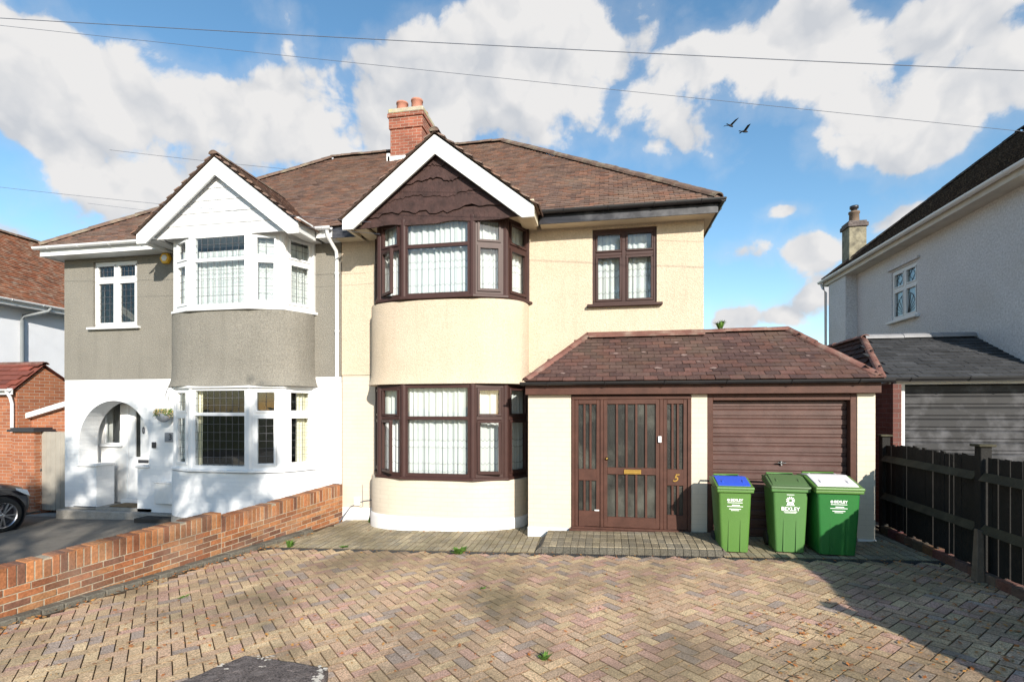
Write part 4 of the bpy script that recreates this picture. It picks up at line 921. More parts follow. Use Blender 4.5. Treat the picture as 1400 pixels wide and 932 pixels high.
# hanging basket
hb = thing('hanging_basket', 'hanging basket of pale flowers on wires beside the white arch', 'hanging basket', (X(224, 8.85), 8.85, Z(224, 565, 8.85)))
hx, hy, hz = hb.location
b = MB(); b.lathe([(.15, .0), (.14, -.06), (.10, -.13), (.04, -.17), (0, -.175)], hx, hy, 16, Matrix.Translation((0, 0, hz))); b.build('basket', mat('grey_basket_liner', (.30, .32, .36), .8), hb)
b = MB(); tp = (hx+.03, YW-.16, hz+.46)
for k in range(3): a = 2.1*k+.5; b.tube([(hx+.14*math.cos(a), hy+.14*math.sin(a), hz), tp], .0035, 5)
b.tube([tp, (tp[0], tp[1]+.02, tp[2]+.05), (tp[0], YW-.02, tp[2]+.10)], .006, 5); b.build('hanging_wire', M['dark_metal'], hb)
b = MB(); rn = random.Random(2)
for k in range(500):
    a = rn.uniform(0, 6.28); rr = .19*math.sqrt(rn.random()); z = hz+rn.uniform(-.02, .09)-(.09 if rr > .16 else 0)*rn.random(); c0 = Vector((hx+rr*math.cos(a), hy+rr*math.sin(a), z)); s_ = rn.uniform(.01, .022)
    ax = Vector((rn.gauss(0, 1), rn.gauss(0, 1), rn.gauss(0, 1))).normalized(); bx = ax.orthogonal().normalized()
    b.add([c0-ax*s_, c0+bx*s_*.6, c0+ax*s_, c0-bx*s_*.6], [(0, 1, 2, 3)], rn.choice([(.08, .16, .03), (.12, .2, .05), (.10, .14, .04), (.6, .5, .35), (.5, .35, .1)]))
b.build('plants', M['flower'], hb, fixn=False)
b = MB(); b.box(-10.35, -9.75, YW-.02+.06, YW+.42, -.05, -.025); tag(b.build('doormat', M['mat_coir'], bevel=.01), 'brown coir mat on the step inside the arched porch', 'doormat')

# ------------------------------------------------------------------ far left: white house, brick outbuilding, gate
HL = thing('detached_house', 'white house with an orange tiled roof at the far left', 'house', (-19, 14, -.5))
b = MB(); b.box(-24, -17.5, 9.4, 19, -.6, 5.15); b.build('wall', M['white_render'], HL)
b = MB(); Ue = Vector((-3.9, 0, 3.0)); Lh = Ue.length; Ue /= Lh
b.poly([(-17.1, 9, 5.22), (-21, 9, 8.22), (-21, 17.5, 8.22), (-17.1, 20, 5.22)]); b.poly([(-24.9, 9, 5.22), (-21, 9, 8.22), (-21, 17.5, 8.22), (-24.9, 20, 5.22)]); b.poly([(-17.1, 20, 5.22), (-21, 17.5, 8.22), (-24.9, 20, 5.22)]); b.poly([(-17.1, 9, 5.22), (-21, 9, 8.22), (-24.9, 9, 5.22)])
tiles(b, (-17.1, 9, 5.22), (0, 1, 0), Ue, 11, Lh, lambda a, h: a > 0 and a < 11-2.5*h/Lh and h < Lh, gauge=.13, w=.2, pal=pal_t, rnd=random.Random(8))
rf = b.build('roof', M['tile_orange'], HL, fixn=False)
r = MB(); ridge(r, (-21, 9, 8.28), (-21, 17.5, 8.28), .13); ridge(r, (-17.1, 20, 5.25), (-21, 17.5, 8.28), .13); r.build('ridge_tiles', M['ridge_tile'], rf, fixn=False)
b = MB(); b.box(-17.5, -17.12, 9, 20, 5.08, 5.12); b.box(-17.12, -17.08, 9, 20, 5.06, 5.22); b.build('fascia', M['white_wood'], HL)
b = MB(); gutter(b, (-17.0, 9, 5.22), (-17.0, 20, 5.22), .06); b.build('gutter', M['upvc'], HL)
b = MB(); gy = 12.55; b.tube([(-17.0, gy+.5, 5.16), (-17.05, gy+.45, 5.05), (-17.38, gy, 4.85), (-17.42, gy, 4.7), (-17.42, gy, 1)], .05, 10); b.build('downpipe', mat('grey_pipe', (.2, .22, .23), .5), HL)
b = MB(); b.box(-17.51, -17.45, 11.5, 11.8, 4.75, 4.95); b.build('vent', M['dark_metal'], HL)

OB = thing('brick_outbuilding', 'orange brick outbuilding with red tiled roof beside the grey gate', 'outbuilding', (-14.5, 10.2, -.4))
gxw = -13.4; y1, y2, y3 = 9.55, 10.1, 10.95; za, zr_ = Z(25, 531, 9.55), Z(56, 499, 10.06)
b = MB(); b.prism([(y1, -.6), (y3, -.6), (y3, za), (y2, zr_-.05), (y1, za)], 'x', -18, gxw); b.build('wall', M['stock_brick'], OB)
b = MB(); Ur = Vector((0, y2-y1+.12, zr_-za+.08)); Lr = Ur.length; Ur /= Lr
b.poly([(-18, y1-.12, za-.02), (gxw+.06, y1-.12, za-.02), (gxw+.06, y2, zr_+.02), (-18, y2, zr_+.02)]); b.poly([(-18, y3+.1, za-.02), (gxw+.06, y3+.1, za-.02), (gxw+.06, y2, zr_+.02), (-18, y2, zr_+.02)])
tiles(b, (-18, y1-.12, za-.02), (1, 0, 0), Ur, 4.66, Lr, lambda a, h: a < 4.62 and h < Lr and a > 0, gauge=.16, w=.28, pal=pal_r, rnd=random.Random(12))
b.build('roof', mat('red_interlocking_tile', (.17, .055, .040), .75, .2, 2, .3, 40, attr=True), OB, fixn=False)
r = MB(); ridge(r, (-18, y2, zr_+.05), (gxw+.07, y2, zr_+.05), .09); r.build('ridge_tiles', M['ridge_red'], OB, fixn=False)
b = MB(); gutter(b, (-18, y1-.18, za-.02), (gxw+.02, y1-.18, za-.02), .05); b.box(-18, gxw+.02, y1-.12, y1-.1, za-.14, za+.0)
b.tube([(gxw-.06, y1-.18, za-.06), (gxw-.06, y1-.1, za-.2), (gxw-.06, y1-.06, za-.35), (gxw-.06, y1-.06, za-1.0)], .035, 8); b.build('gutter', M['upvc'], OB)
# side wall with sloping white gutter over the gate
b = MB(); zA, zB = Z(21, 572, 9.75), Z(87, 541, 9.75); xA, xB = X(24, 9.75), -11.55
b.prism([(xA, -.5), (xB, -.5), (xB, zB), (xA, zA)], 'y', 9.85, 10.0); b.build('side_wall', M['stock_brick'], OB)
b = MB(); b.add([(xA, 9.72, zA-.06), (xB, 9.72, zB-.06), (xB, 9.72, zB+.06), (xA, 9.72, zA+.06), (xA, 9.85, zA-.06), (xB, 9.85, zB-.06), (xB, 9.85, zB+.06), (xA, 9.85, zA+.06)], [(0, 1, 2, 3), (4, 7, 6, 5), (0, 4, 5, 1), (2, 6, 7, 3), (0, 3, 7, 4), (1, 5, 6, 2)]); b.build('verge_board', M['upvc'], OB)
b = MB(); b.box(X(17, 9.3), X(48, 9.3)-.02, 9.3, 9.65, -.6, Z(35, 590, 9.3)); bp = b.build('pier', M['stock_brick'], OB)
b = MB(); b.box(X(17, 9.3)-.06, X(48, 9.3)+.05, 9.23, 9.7, Z(35, 590, 9.3), Z(35, 590, 9.3)+.05); b.box(X(17, 9.3)-.02, X(48, 9.3), 9.27, 9.67, Z(35, 590, 9.3)+.05, Z(35, 590, 9.3)+.09); b.build('pier_cap', M['dark_metal'], bp)
GT = thing('side_gate', 'grey boarded side gate in a white frame beside the grey house', 'gate', (-12.1, 9.45, gz(-12.1)))
g0, g1, gt0, gt1 = X(50, 9.45), -11.54, gz(-12), Z(70, 590, 9.45)
b = MB(); n = 9
for k in range(n): b.box(g0+(g1-g0)*k/n+.003, g0+(g1-g0)*(k+1)/n-.003, 9.45, 9.48, gt0+.06, gt1)
b.box(g0, g1, 9.48, 9.50, gt0+.1, gt1-.05); gp = b.build('gate_panel', M['gate_wood'], GT, bevel=.003)
b = MB(); b.box(g0-.10, g0-.01, 9.42, 9.52, gt0-.02, gt1+.02); b.build('gate_frame', M['white_wood'], GT, bevel=.005)
b = MB(); b.lathe([(0, 0), (.05, .005), (.05, .03), (0, .04)], 0, 0, 12, Matrix.Translation((X(52, 9.44)+.05, 9.45, Z(52, 642, 9.44))) @ Matrix.Rotation(R(90), 4, 'X')); b.build('gate_handle', M['dark_metal'], gp)
sheet('gate_threshold', [(-12.9, 9.1), (-11.52, 9.1), (-11.52, 9.5), (-12.9, 9.5)], M['concrete'], .006)

# ------------------------------------------------------------------ boundary brick wall and its edging
BWm = thing('garden_wall', 'low red brick garden wall topped with upright bricks between the two drives', 'wall', (WALL(6)-.1, 6, gz(-5.5)))
pal_b = [(.31, .122, .052), (.28, .105, .045), (.35, .155, .068), (.22, .085, .042), (.30, .13, .06), (.19, .09, .052), (.38, .185, .085), (.16, .075, .048), (.36, .15, .06)]
b = MB(); mo = MB(); rn = random.Random(5)
P0 = Vector((WALL(8.98), 8.98, 0)); P1 = Vector((WALL(.6), .6, 0)); T = (P1-P0).normalized(); Lw = (P1-P0).length; Nw = Vector((-T.y, T.x, 0))
if Nw.x < 0: Nw = -Nw      # towards our drive
def WM(s): 
    m = Matrix.Identity(4); m.col[0][:3] = T; m.col[1][:3] = Nw; m.col[2][:3] = (0, 0, 1); m.col[3][:3] = P0+T*s; return m
YST = 7.6
def wtop(s):
    y = P0.y+T.y*s
    # measured height of the top: level runs with a step
    ustep = 3.25
    return (.655 if s < ustep else .655) 
gzs = lambda s: gz((P0+T*s).x)
S_STEP = 2.53
def top_line(s, near): return (.59-.059*s) if not near else (.52-.049*(s-S_STEP))
def wbrick(mb, s0, s1, n0, n1, z0, z1, c, near):
    W0 = WM(0); vs = []
    for z in (z0, z1):
        for (ss, nn) in ((s0, n0), (s1, n0), (s1, n1), (s0, n1)): vs.append(W0 @ Vector((ss, nn, z+top_line(ss, near))))
    mb.add(vs, [(0, 3, 2, 1), (4, 5, 6, 7), (0, 1, 5, 4), (1, 2, 6, 5), (2, 3, 7, 6), (3, 0, 4, 7)], c)
s_ = 0; w = .0745
while s_ < Lw:
    near = s_+w/2 > S_STEP; k = rn.uniform(.66, 1.06); c = tuple(q*k for q in rn.choice(pal_b)); j = rn.uniform(-.005, .004); chip = rn.uniform(.015, .05) if rn.random() < .09 else 0
    wbrick(b, s_+.0055, s_+w-.0055, -.215+j, j, -.209, -chip+rn.uniform(-.005, .003), c, near); s_ += w
for r_i in range(11):
    s_ = -.1125*(r_i % 2)
    while s_ < Lw:
        zc = -.215-.075*(r_i+1); A_, D_ = max(0, s_), min(Lw, s_+.225); k = rn.uniform(.68, 1.06); c = tuple(q*k for q in rn.choice(pal_b)); j = rn.uniform(-.004, .003); dz = rn.uniform(-.001, .001)
        for near, a, d in ((False, A_, min(D_, S_STEP)), (True, max(A_, S_STEP), D_)):
            if d-a > .03 and zc+.075+top_line(s_, near) > gzs(s_)-.06:
                wbrick(b, a+.0055, d-.0055, -.10+j, j, zc+.0055+dz, zc+.0695, c, near); wbrick(b, a+.0055, d-.0055, -.215, -.115, zc+.0055, zc+.0695, c, near)
        s_ += .225
b.build('brickwork', M['brick'], BWm, bevel=.004)
for (sa, sb, near) in ((0, S_STEP, False), (S_STEP, Lw, True)):
    za_, zb_6 = top_line(sa, near), top_line(sb, near)
    mo.add([WM(0) @ Vector(p) for p in [(sa, -.21, -.6), (sb, -.21, -.6), (sb, -.007, -.6), (sa, -.007, -.6), (sa, -.21, za_-.012), (sb, -.21, zb_6-.012), (sb, -.007, zb_6-.012), (sa, -.007, za_-.012)]],
           [(4, 5, 6, 7), (0, 1, 5, 4), (1, 2, 6, 5), (2, 3, 7, 6), (3, 0, 4, 7)])
mo.build('mortar', M['mortar'], BWm)
ks = MB(); s_ = .9
while s_ < Lw:
    w = .2 if s_ > 0 else .2; k = rn.uniform(.8, 1.15); z0 = gzs(s_)
    ks.box(s_+.0008, s_+w-.0008, .01, .15, z0-.05, z0+.055+rn.uniform(-.004, .004), WM(0), (k, k, k)); s_ += w
structure(ks.build('kerb', M['kerbstone'], None, bevel=.012))

# ------------------------------------------------------------------ dark slab at the bottom of the photograph
def ground_pt(u, v, h=0):
    x = 0
    for _ in range(20):
        D = (2-gz(x)-h)*700/(v-560); lat = (u-700)/700*D; x = lat*math.cos(R(YAW))-D*math.sin(R(YAW)); y = lat*math.sin(R(YAW))+D*math.cos(R(YAW))
    return x, y
q = [ground_pt(332, 893, .07), ground_pt(450, 911, .07)]
q += [(q[1][0]+(q[0][0]-q[1][0])*0+.15, q[1][1]-.42), (q[0][0]-.25, q[0][1]-.62)]
SB = thing('stone_slab', 'worn dark stone slab with flaking white paint lying on the block drive', 'slab', (q[0][0], q[0][1], gz(q[0][0])))
b = MB(); rn = random.Random(6); pts = []
for i in range(4):
    a, c = Vector(q[i]), Vector(q[(i+1) % 4])
    for k in range(8):
        t = k/8; p = a.lerp(c, t); pts.append((p.x+rn.uniform(-.012, .012), p.y+rn.uniform(-.012, .012)))
cx_, cy_ = sum(p[0] for p in pts)/len(pts), sum(p[1] for p in pts)/len(pts)
vs = []; Ln = len(pts)
for (f, z) in ((1.0, -.03), (1.0, .035), (.94, .065), (.5, .072)):
    for p in pts: x = cx_+(p[0]-cx_)*f; y = cy_+(p[1]-cy_)*f; vs.append((x, y, gz(x)+z+rn.uniform(-.003, .003)))
fs = [(a*Ln+i, a*Ln+(i+1) % Ln, (a+1)*Ln+(i+1) % Ln, (a+1)*Ln+i) for a in range(3) for i in range(Ln)]+[list(range(3*Ln, 4*Ln))]
b.add(vs, fs); b.build('slab', M['stone_dark'], SB)
b = MB()
for k in range(70):
    t = rn.random(); p = Vector(q[1]).lerp(Vector(q[2]), t); c0 = Vector((p.x-rn.uniform(.02, .09), p.y+rn.uniform(-.02, .02), 0)); c0.z = gz(c0.x)+.068
    nn = 6; s1 = rn.uniform(.006, .022); b.add([c0+Vector((math.cos(6.28*i/nn)*s1*rn.uniform(.5, 1.3), math.sin(6.28*i/nn)*s1*rn.uniform(.5, 1.3), 0)) for i in range(nn)], [list(range(nn))])
for (u, v) in ((363, 898), (356, 900), (366, 902), (352, 897), (300, 910), (312, 914), (304, 908), (359, 911), (372, 896)):
    p = ground_pt(u, v, .072)
    for k in range(3):
        c0 = Vector((p[0]+rn.uniform(-.02, .02), p[1]+rn.uniform(-.01, .01), 0)); c0.z = gz(c0.x)+.0755; nn = 6; b.add([c0+Vector((math.cos(6.28*i/nn)*.014*rn.uniform(.5, 1.3), math.sin(6.28*i/nn)*.008*rn.uniform(.5, 1.3), 0)) for i in range(nn)], [list(range(nn))])
b.build('paint_flakes', M['stone_paint'], SB, fixn=False)

# ------------------------------------------------------------------ wheelie bins
def rrect(w, d, r, z, n=4):
    pts = []
    for (sx, sy, a0) in ((1, 1, 0), (-1, 1, 90), (-1, -1, 180), (1, -1, 270)):
        for k in range(n+1):
            a = R(a0+90*k/n); pts.append((sx*(w/2-r)+r*math.cos(a), sy*(d/2-r)+r*math.sin(a), z))
    return pts
def wheelie_bin(x, y, rz, W, D, hf, hr, bodym, rimm, lidm, topm, label, logo):
    t = thing('wheelie_bin', label, 'bin', (x, y, gz(x)+.004), R(rz), 'wheelie bins in front of the garage')
    def B(mb, nm, m, par=None, **k): return mb.build(nm, m, par or t, local=True, **k)
    # local: front at y=0, back at y=D
    b = MB(); rows = [(.02, .74, .70), (.06, .76, .72), (.45, .84, .82), (hf-.09, .90, .90), (hf-.06, .91, .92)]
    vs = []; L_ = None
    for z, fw, fd in rows:
        rr = rrect(W*fw, D*fd, .035, z); L_ = len(rr); fy = (1-fd)*.35*D
        vs += [(p[0], p[1]+D*fd/2+fy*.6+.02, p[2]) for p in rr]
    b.add(vs, [(a*L_+i, a*L_+(i+1) % L_, (a+1)*L_+(i+1) % L_, (a+1)*L_+i) for a in range(len(rows)-1) for i in range(L_)], sm=True)
    b.add(vs[:L_], [list(range(L_))]); b.add(vs[-L_:], [list(range(L_))])
    # front ribs near the foot
    for sx in (-.16, .16):
        yb_ = .026+(1-.72)*.35*D*.6; b.add([(sx*W-.012, yb_+.0, .03), (sx*W+.012, yb_, .03), (sx*W+.006, yb_-.022, .44), (sx*W-.006, yb_-.022, .44), (sx*W-.010, yb_-.020, .03), (sx*W+.010, yb_-.020, .03)], [(4, 5, 2, 3), (0, 4, 3), (1, 2, 5)])
    body = B(b, 'body', bodym, bevel=.0)
    b = MB(); b.prism([(-.0, hf-.075), (D, hr-.095), (D, hr-.045), (-.0, hf-.03)], 'x', -W/2, W/2); B(b, 'rim', rimm, bevel=.012, seg=2)
    # lid
    b = MB(); b.prism([(-.015, hf-.035), (D-.02, hr-.04), (D-.02, hr-.012), (D*.6, hr-.0), (.06, hf+.012), (-.015, hf-.0)], 'x', -W/2-.006, W/2+.006)
    lid = B(b, 'lid', lidm, bevel=.012, seg=2)
    b = MB(); w2 = W*.40
    def zl(yy): return hf+.012+(yy-.06)/(D*.6-.06)*(hr-hf-.012) if yy < D*.6 else hr-.012*(yy-D*.6)/(D*.4)
    b.prism([(.05, zl(.05)-.01), (D-.06, zl(D-.06)-.01), (D-.06, zl(D-.06)+.010), (D*.6, zl(D*.6)+.014), (.12, zl(.12)+.012), (.05, zl(.05)+.004)], 'x', -w2-.02, w2+.02)
    b.box(-w2*.55, w2*.55, .16, D-.14, zl(.3)+.0, zl(.3)+.016, Matrix.Translation((0, .0, 0)) @ Matrix.Rotation(math.atan2(zl(.4)-zl(.2), .2)*.0, 4, 'X')) if False else None
    top = B(b, 'lid_top', topm, lid, bevel=.01, seg=2)
    b = MB()
    for sx in (-1, 1): b.prism([(.10, zl(.1)+.008), (D-.12, zl(D-.12)+.006), (D-.12, zl(D-.12)+.022), (.16, zl(.16)+.024)], 'x', sx*w2*.72-.014, sx*w2*.72+.014)
    B(b, 'lid_rib', topm, lid, bevel=.006)
    # rear handle bar, wheels
    b = MB(); b.tube([(-W*.36, D-.02, hr-.03), (-W*.36, D+.015, hr+.005), (W*.36, D+.015, hr+.005), (W*.36, D-.02, hr-.03)], .014, 8); B(b, 'handle', rimm)
    b = MB(); b.tube([(-W*.38, D*.86, .10), (W*.38, D*.86, .10)], .012, 8); B(b, 'axle', M['rubber'])
    for sx in (-1, 1):
        b = MB(); b.lathe([(0, -.022), (.085, -.022), (.1, -.014), (.1, .014), (.085, .022), (0, .022)], 0, 0, 20, Matrix.Translation((sx*W*.40, D*.86, .10)) @ Matrix.Rotation(R(90), 4, 'Y')); B(b, 'wheel', M['rubber'])
    # printing on the front
    def fy_(z):   # y of the front face at height z
        for (z0, _, d0_), (z1, _, d1_) in zip(rows, rows[1:]):
            if z0 <= z <= z1: dd = d0_+(d1_-d0_)*(z-z0)/(z1-z0); return (1-dd)*.35*D*.6+.02-.0045
        return .02
    z0 = logo[1]
    lg = MB()
    sc_ = logo[2]
    def bar(xc, zc, w, h, n=1):
        for k in range(n): ww = w/n*.86; xx = xc-w/2+w*(k+.5)/n; lg.box(xx-ww/2, xx+ww/2, fy_(zc)-.001, fy_(zc)+.002, zc-h/2, zc+h/2)
    if logo[0] == 'big':
        for k in range(12):       # radiating emblem
            a = R(30*k+15); r0, r1 = .018, .052; lg.add([(r0*math.cos(a-.16), fy_(z0)-.001, z0+r0*math.sin(a-.16)), (r1*math.cos(a-.13), fy_(z0)-.001, z0+r1*math.sin(a-.13)), (r1*math.cos(a+.13), fy_(z0)-.001, z0+r1*math.sin(a+.13)), (r0*math.cos(a+.16), fy_(z0)-.001, z0+r0*math.sin(a+.16))], [(0, 1, 2, 3)])
        for k in range(3):
            for i in range(5-k): lg.add([((i-(4-k)/2)*.02+.009*math.cos(6.28*j/6), fy_(z0)-.001, z0-.062+k*.016+.009*math.sin(6.28*j/6)) for j in range(6)], [(0, 1, 2, 3, 4, 5)])
        bar(0, z0+.075, .09, .008, 9); bar(0, z0-.148, .16, .008, 18); bar(0, z0-.163, .14, .006, 16)
        text('lettering', 'BEXLEY', .066, Matrix.Translation((0, fy_(z0-.11)-.001, z0-.112)) @ FRONT, M['print_white'], body, .0025, .0010, local=True)
    else:
        for k in range(10):
            a = R(36*k); r0, r1 = .005, .019; lg.add([(-.082+r0*math.cos(a-.3), fy_(z0)-.001, z0+r0*math.sin(a-.3)), (-.082+r1*math.cos(a-.2), fy_(z0)-.001, z0+r1*math.sin(a-.2)), (-.082+r1*math.cos(a+.2), fy_(z0)-.001, z0+r1*math.sin(a+.2)), (-.082+r0*math.cos(a+.3), fy_(z0)-.001, z0+r0*math.sin(a+.3))], [(0, 1, 2, 3)])
        bar(0, z0-.034, .19, .008, 20); bar(.01, z0-.066, .10, .011, 9); bar(0, z0-.084, .20, .008, 20); bar(0, z0-.118, .15, .009, 14); bar(.0, z0-.136, .10, .007, 10)
        text('lettering', 'BEXLEY', .046, Matrix.Translation((.02, fy_(z0)-.001, z0)) @ FRONT, M['print_white'], body, .0025, .0010, local=True)
    B(lg, 'emblem', M['print_white'], body, fixn=False)
    return t
wheelie_bin(1.67, 7.18, 0, .46, .56, .885, .975, M['bin_green'], M['bin_green'], M['bin_green'], M['lid_blue'], 'light green wheelie bin with a blue panelled lid, leftmost of the three', ('small', .71, 1))
wheelie_bin(2.36, 7.22, -3, .47, .56, .885, .985, M['bin_olive'], M['bin_olive'], M['bin_dark'], M['bin_dark'], 'green wheelie bin with plain dark green lid and large white emblem, in the middle', ('big', .70, 1))
wheelie_bin(2.90, 7.12, 0, .56, .70, .88, .985, M['bin_deep'], M['bin_green'], M['bin_green'], M['lid_white'], 'wide deep green wheelie bin with a white lid, nearest the fence', ('small', .70, 1))

# ------------------------------------------------------------------ right neighbour: garage and house
NG = thing('detached_garage', 'garage with dark grey tiled roof and weathered black door behind the fence', 'garage', (5.3, 9.2, .2))
YN = 9.2; n0 = X(1216, YN); n1 = X(1237, YN)
b = MB(); b.box(n0, n1, YN, YN+.25, .0, 2.44); b.build('wall', M['white_plinth'], NG); b = MB(); b.box(n0-.12, n0-.003, YN-.35, 15, 0, 2.40); b.build('side_wall', M['red_brick'], NG)
b = MB(); pts = []; zt2, zb2, rows, hgt = 2.40, .2, 12, 0
hgt = (zt2-zb2)/rows
for i in range(rows):
    z1 = zt2-hgt*i; pts += [(YN+.1, z1), (YN+.078, z1-.02), (YN+.078, z1-hgt*.62), (YN+.09, z1-hgt*.72), (YN+.09, z1-hgt*.93)]
pts += [(YN+.1, zb2), (YN+.13, zb2), (YN+.13, zt2)]; b.prism(pts, 'x', n1+.003, 6.7); b.build('garage_door', M['garage_black'], NG)
b = MB(); b.box(n0-.02, 6.6, YN-.04, YN-.002, 2.405, 2.50); b.build('fascia', M['white_wood'], NG)
eyN, ezN, ryN, rzN = 8.98, 2.50, 10.6, 3.32
b = MB(); UU = Vector((0, ryN-eyN, rzN-ezN)); LN = UU.length; UU /= LN; xg0, xg1 = X(1207, eyN), X(1180, ryN)
b.poly([(xg0, eyN, ezN), (6.6, eyN, ezN), (6.6, ryN, rzN), (xg1, ryN, rzN)]); 
pal_s = [(1, 1, 1)]*5+[(.8, .8, .8)]*2+[(1.3, 1.3, 1.3)]
tiles(b, (xg0, eyN, ezN), (1, 0, 0), UU, 6.6-xg0, LN, lambda a, h: xg0+a > xg0+(xg1-xg0)*h/LN and xg0+a < 6.55 and h < LN-.05, gauge=.13, w=.24, pal=pal_s, rnd=random.Random(31), th=.014)
nr = b.build('roof', M['slate'], NG, fixn=False)
b = MB(); b.poly([(xg0, eyN, ezN), (xg1, ryN, rzN), (xg1, 13.5, rzN), (xg0-.25, 13.5, ezN)]); b.poly([(xg1, ryN, rzN), (6.6, ryN, rzN), (6.6, 13.5, rzN-.6), (xg1, 13.5, rzN-.6)])
US = Vector((xg1-xg0, 0, rzN-ezN)); LS = US.length; US /= LS
tiles(b, (xg0, eyN, ezN), (0, 1, 0), US, 4.5, LS, lambda a, h: a > (ryN-eyN)*h/LS and h < LS, gauge=.12, w=.18, pal=pal_r, rnd=random.Random(33))
b.build('hip_tiles', mat('shaded_brown_tile', (.045, .022, .019), .85, .3, 3, .4, 40, attr=True), nr, fixn=False)  # shade on the slope away from the sun is put into this darker colour
r = MB(); ridge(r, (xg1, ryN, rzN+.02), (6.6, ryN, rzN+.02), .12, .6); r.build('ridge_tiles', M['leadflash'], nr, fixn=False)
r = MB(); ridge(r, (xg0, eyN, ezN+.02), (xg1, ryN, rzN+.04), .06, .3); ridge(r, (xg1, ryN-.1, rzN+.04), (xg1, 13, rzN+.04), .08, .3); r.build('hip_ridge', M['ridge_red'], nr, fixn=False)
b = MB(); gutter(b, (xg0-.05, 8.92, 2.50), (6.6, 8.92, 2.50), .052); gxp = X(1226, 9.1)
b.tube([(gxp-.12, 8.94, 2.44), (gxp-.12, 9.0, 2.32), (gxp-.05, 9.1, 2.2), (gxp+.03, 9.12, 2.1), (gxp+.03, 9.12, .3)], .034, 10); b.build('gutter', M['black_plastic'], NG)

HR = thing('detached_house', 'grey-white pebbledashed house with dark mossy roof on the right', 'house', (8, 12, .3))
XR, EX, ERZ = 6.5, 6.17, 5.72; YB = 16.0
wy0, wy1 = 12.55, 13.3
def sy(u): return XR/math.tan(math.atan((u-700)/700)-R(YAW))
def sz(u, v): 
    y = sy(u); D = -XR*math.sin(R(YAW))+y*math.cos(R(YAW)); return 2+(560-v)/700*D
wy1, wy0 = sy(1219), sy(1254); wz0_, wz1_ = sz(1236, 435), sz(1236, 365)
b = MB()
# side wall in the plane x = XR with its window opening
for (ya, yb5, za5, zb5) in ((9.25, wy0, .0, 5.6), (wy1, YB, .0, 5.6), (wy0, wy1, .0, wz0_), (wy0, wy1, wz1_, 5.6)):
    b.poly([(XR, ya, za5), (XR, yb5, za5), (XR, yb5, zb5), (XR, ya, zb5)])
for p in ([(XR, wy0, wz0_), (XR+.2, wy0, wz0_), (XR+.2, wy0, wz1_), (XR, wy0, wz1_)], [(XR, wy1, wz0_), (XR+.2, wy1, wz0_), (XR+.2, wy1, wz1_), (XR, wy1, wz1_)], [(XR, wy0, wz0_), (XR, wy1, wz0_), (XR+.2, wy1, wz0_), (XR+.2, wy0, wz0_)], [(XR, wy0, wz1_), (XR, wy1, wz1_), (XR+.2, wy1, wz1_), (XR+.2, wy0, wz1_)]): b.poly(p)
b.poly([(XR, 9.25, 0), (14, 9.25, 0), (14, 9.25, 5.6), (XR, 9.25, 5.6)]); b.poly([(XR, YB, 0), (14, YB, 0), (14, YB, 5.6), (XR, YB, 5.6)]); b.poly([(14, 9.25, 0), (14, YB, 0), (14, YB, 5.6), (14, 9.25, 5.6)])
b.box(XR-.28, XR+.3, sy(1172), YB-.002, 0, 5.6)
b.build('wall', M['grey_white_render'], HR, fixn=False)
b = MB(); b.box(XR+.6, XR+.7, 11, 15, 3, 5.5); b.build('inner_walls', M['dark_interior'], HR)
Mx = facet_matrix((XR+.06, wy1), (XR+.06, wy0)); W = wy1-wy0; fr = MB(); jobs = []; zt5 = sz(1236, 392)
ring(fr, 0, W, wz0_, wz1_, .06, -.03, .04, Mx); fr.box(W/2-.035, W/2+.035, -.03, .042, wz0_+.06, wz1_-.06, Mx); fr.box(.06, W/2-.035, -.03, .038, zt5-.035, zt5+.035, Mx); fr.box(W/2+.035, W-.06, -.03, .038, zt5-.035, zt5+.035, Mx)
for s0, s1 in ((.06, W/2-.035), (W/2+.035, W-.06)):
    for a, c in ((wz0_+.06, zt5-.035), (zt5+.035, wz1_-.06)): light(fr, jobs, Mx, s0, s1, a, c, .03, leaf=True)
wo = finish_window(fr, jobs, HR, M['white_wood'])
ld = MB()
for s0, s1, sg in ((.09, W/2-.065, 1), (W/2+.065, W-.09, -1)):
    zc0, zc1 = wz0_+.09, zt5-.065
    cx6 = (s1 if sg > 0 else s0)
    for k in range(1, 6):          # sunburst leading
        a = R(90+sg*k*15); L6 = (zc1-zc0)*.8; e = Vector((cx6+math.cos(a)*L6, 0, zc0+math.sin(a)*L6)); e.x = max(s0, min(s1, e.x)); 
        ld.tube([Mx @ Vector((cx6, .014, zc0)), Mx @ Vector((e.x, .014, e.z))], .006, 4)
    arc = [Vector((max(s0, min(s1, cx6+sg*-1*math.cos(R(t))*(s1-s0)*.95)), .014, zc0+math.sin(R(t))*(zc1-zc0)*.85)) for t in range(0, 91, 10)]
    ld.tube([Mx @ p for p in arc], .006, 4)
    cz = (zt5+wz1_)/2; cxm = (s0+s1)/2
    ld.tube([Mx @ Vector((cxm+math.cos(R(t))*.11, .014, cz+math.sin(R(t))*.12)) for t in range(0, 361, 90)], .006, 4)
    for t in (0, 90, 180, 270): ld.tube([Mx @ Vector((cxm+math.cos(R(t))*.11, .014, cz+math.sin(R(t))*.12)), Mx @ Vector((cxm+math.cos(R(t))*.3 if t % 180 == 0 else cxm, .014, cz+math.sin(R(t))*.2))], .005, 4)
ld.build('leaded_lines', M['dark_metal'], wo)
g = MB(); g.box(.06, W-.06, -.06, -.05, wz0_+.06, wz1_-.06, Mx); g.build('blind', mat('pale_blue_obscured_glass', (.20, .27, .33), .5, .3, 5), wo)
b = MB(); b.box(XR-.10, XR+.05, wy0-.08, wy1+.08, wz0_-.06, wz0_-.003); b.build('sill', M['white_wood'], wo, bevel=.008)
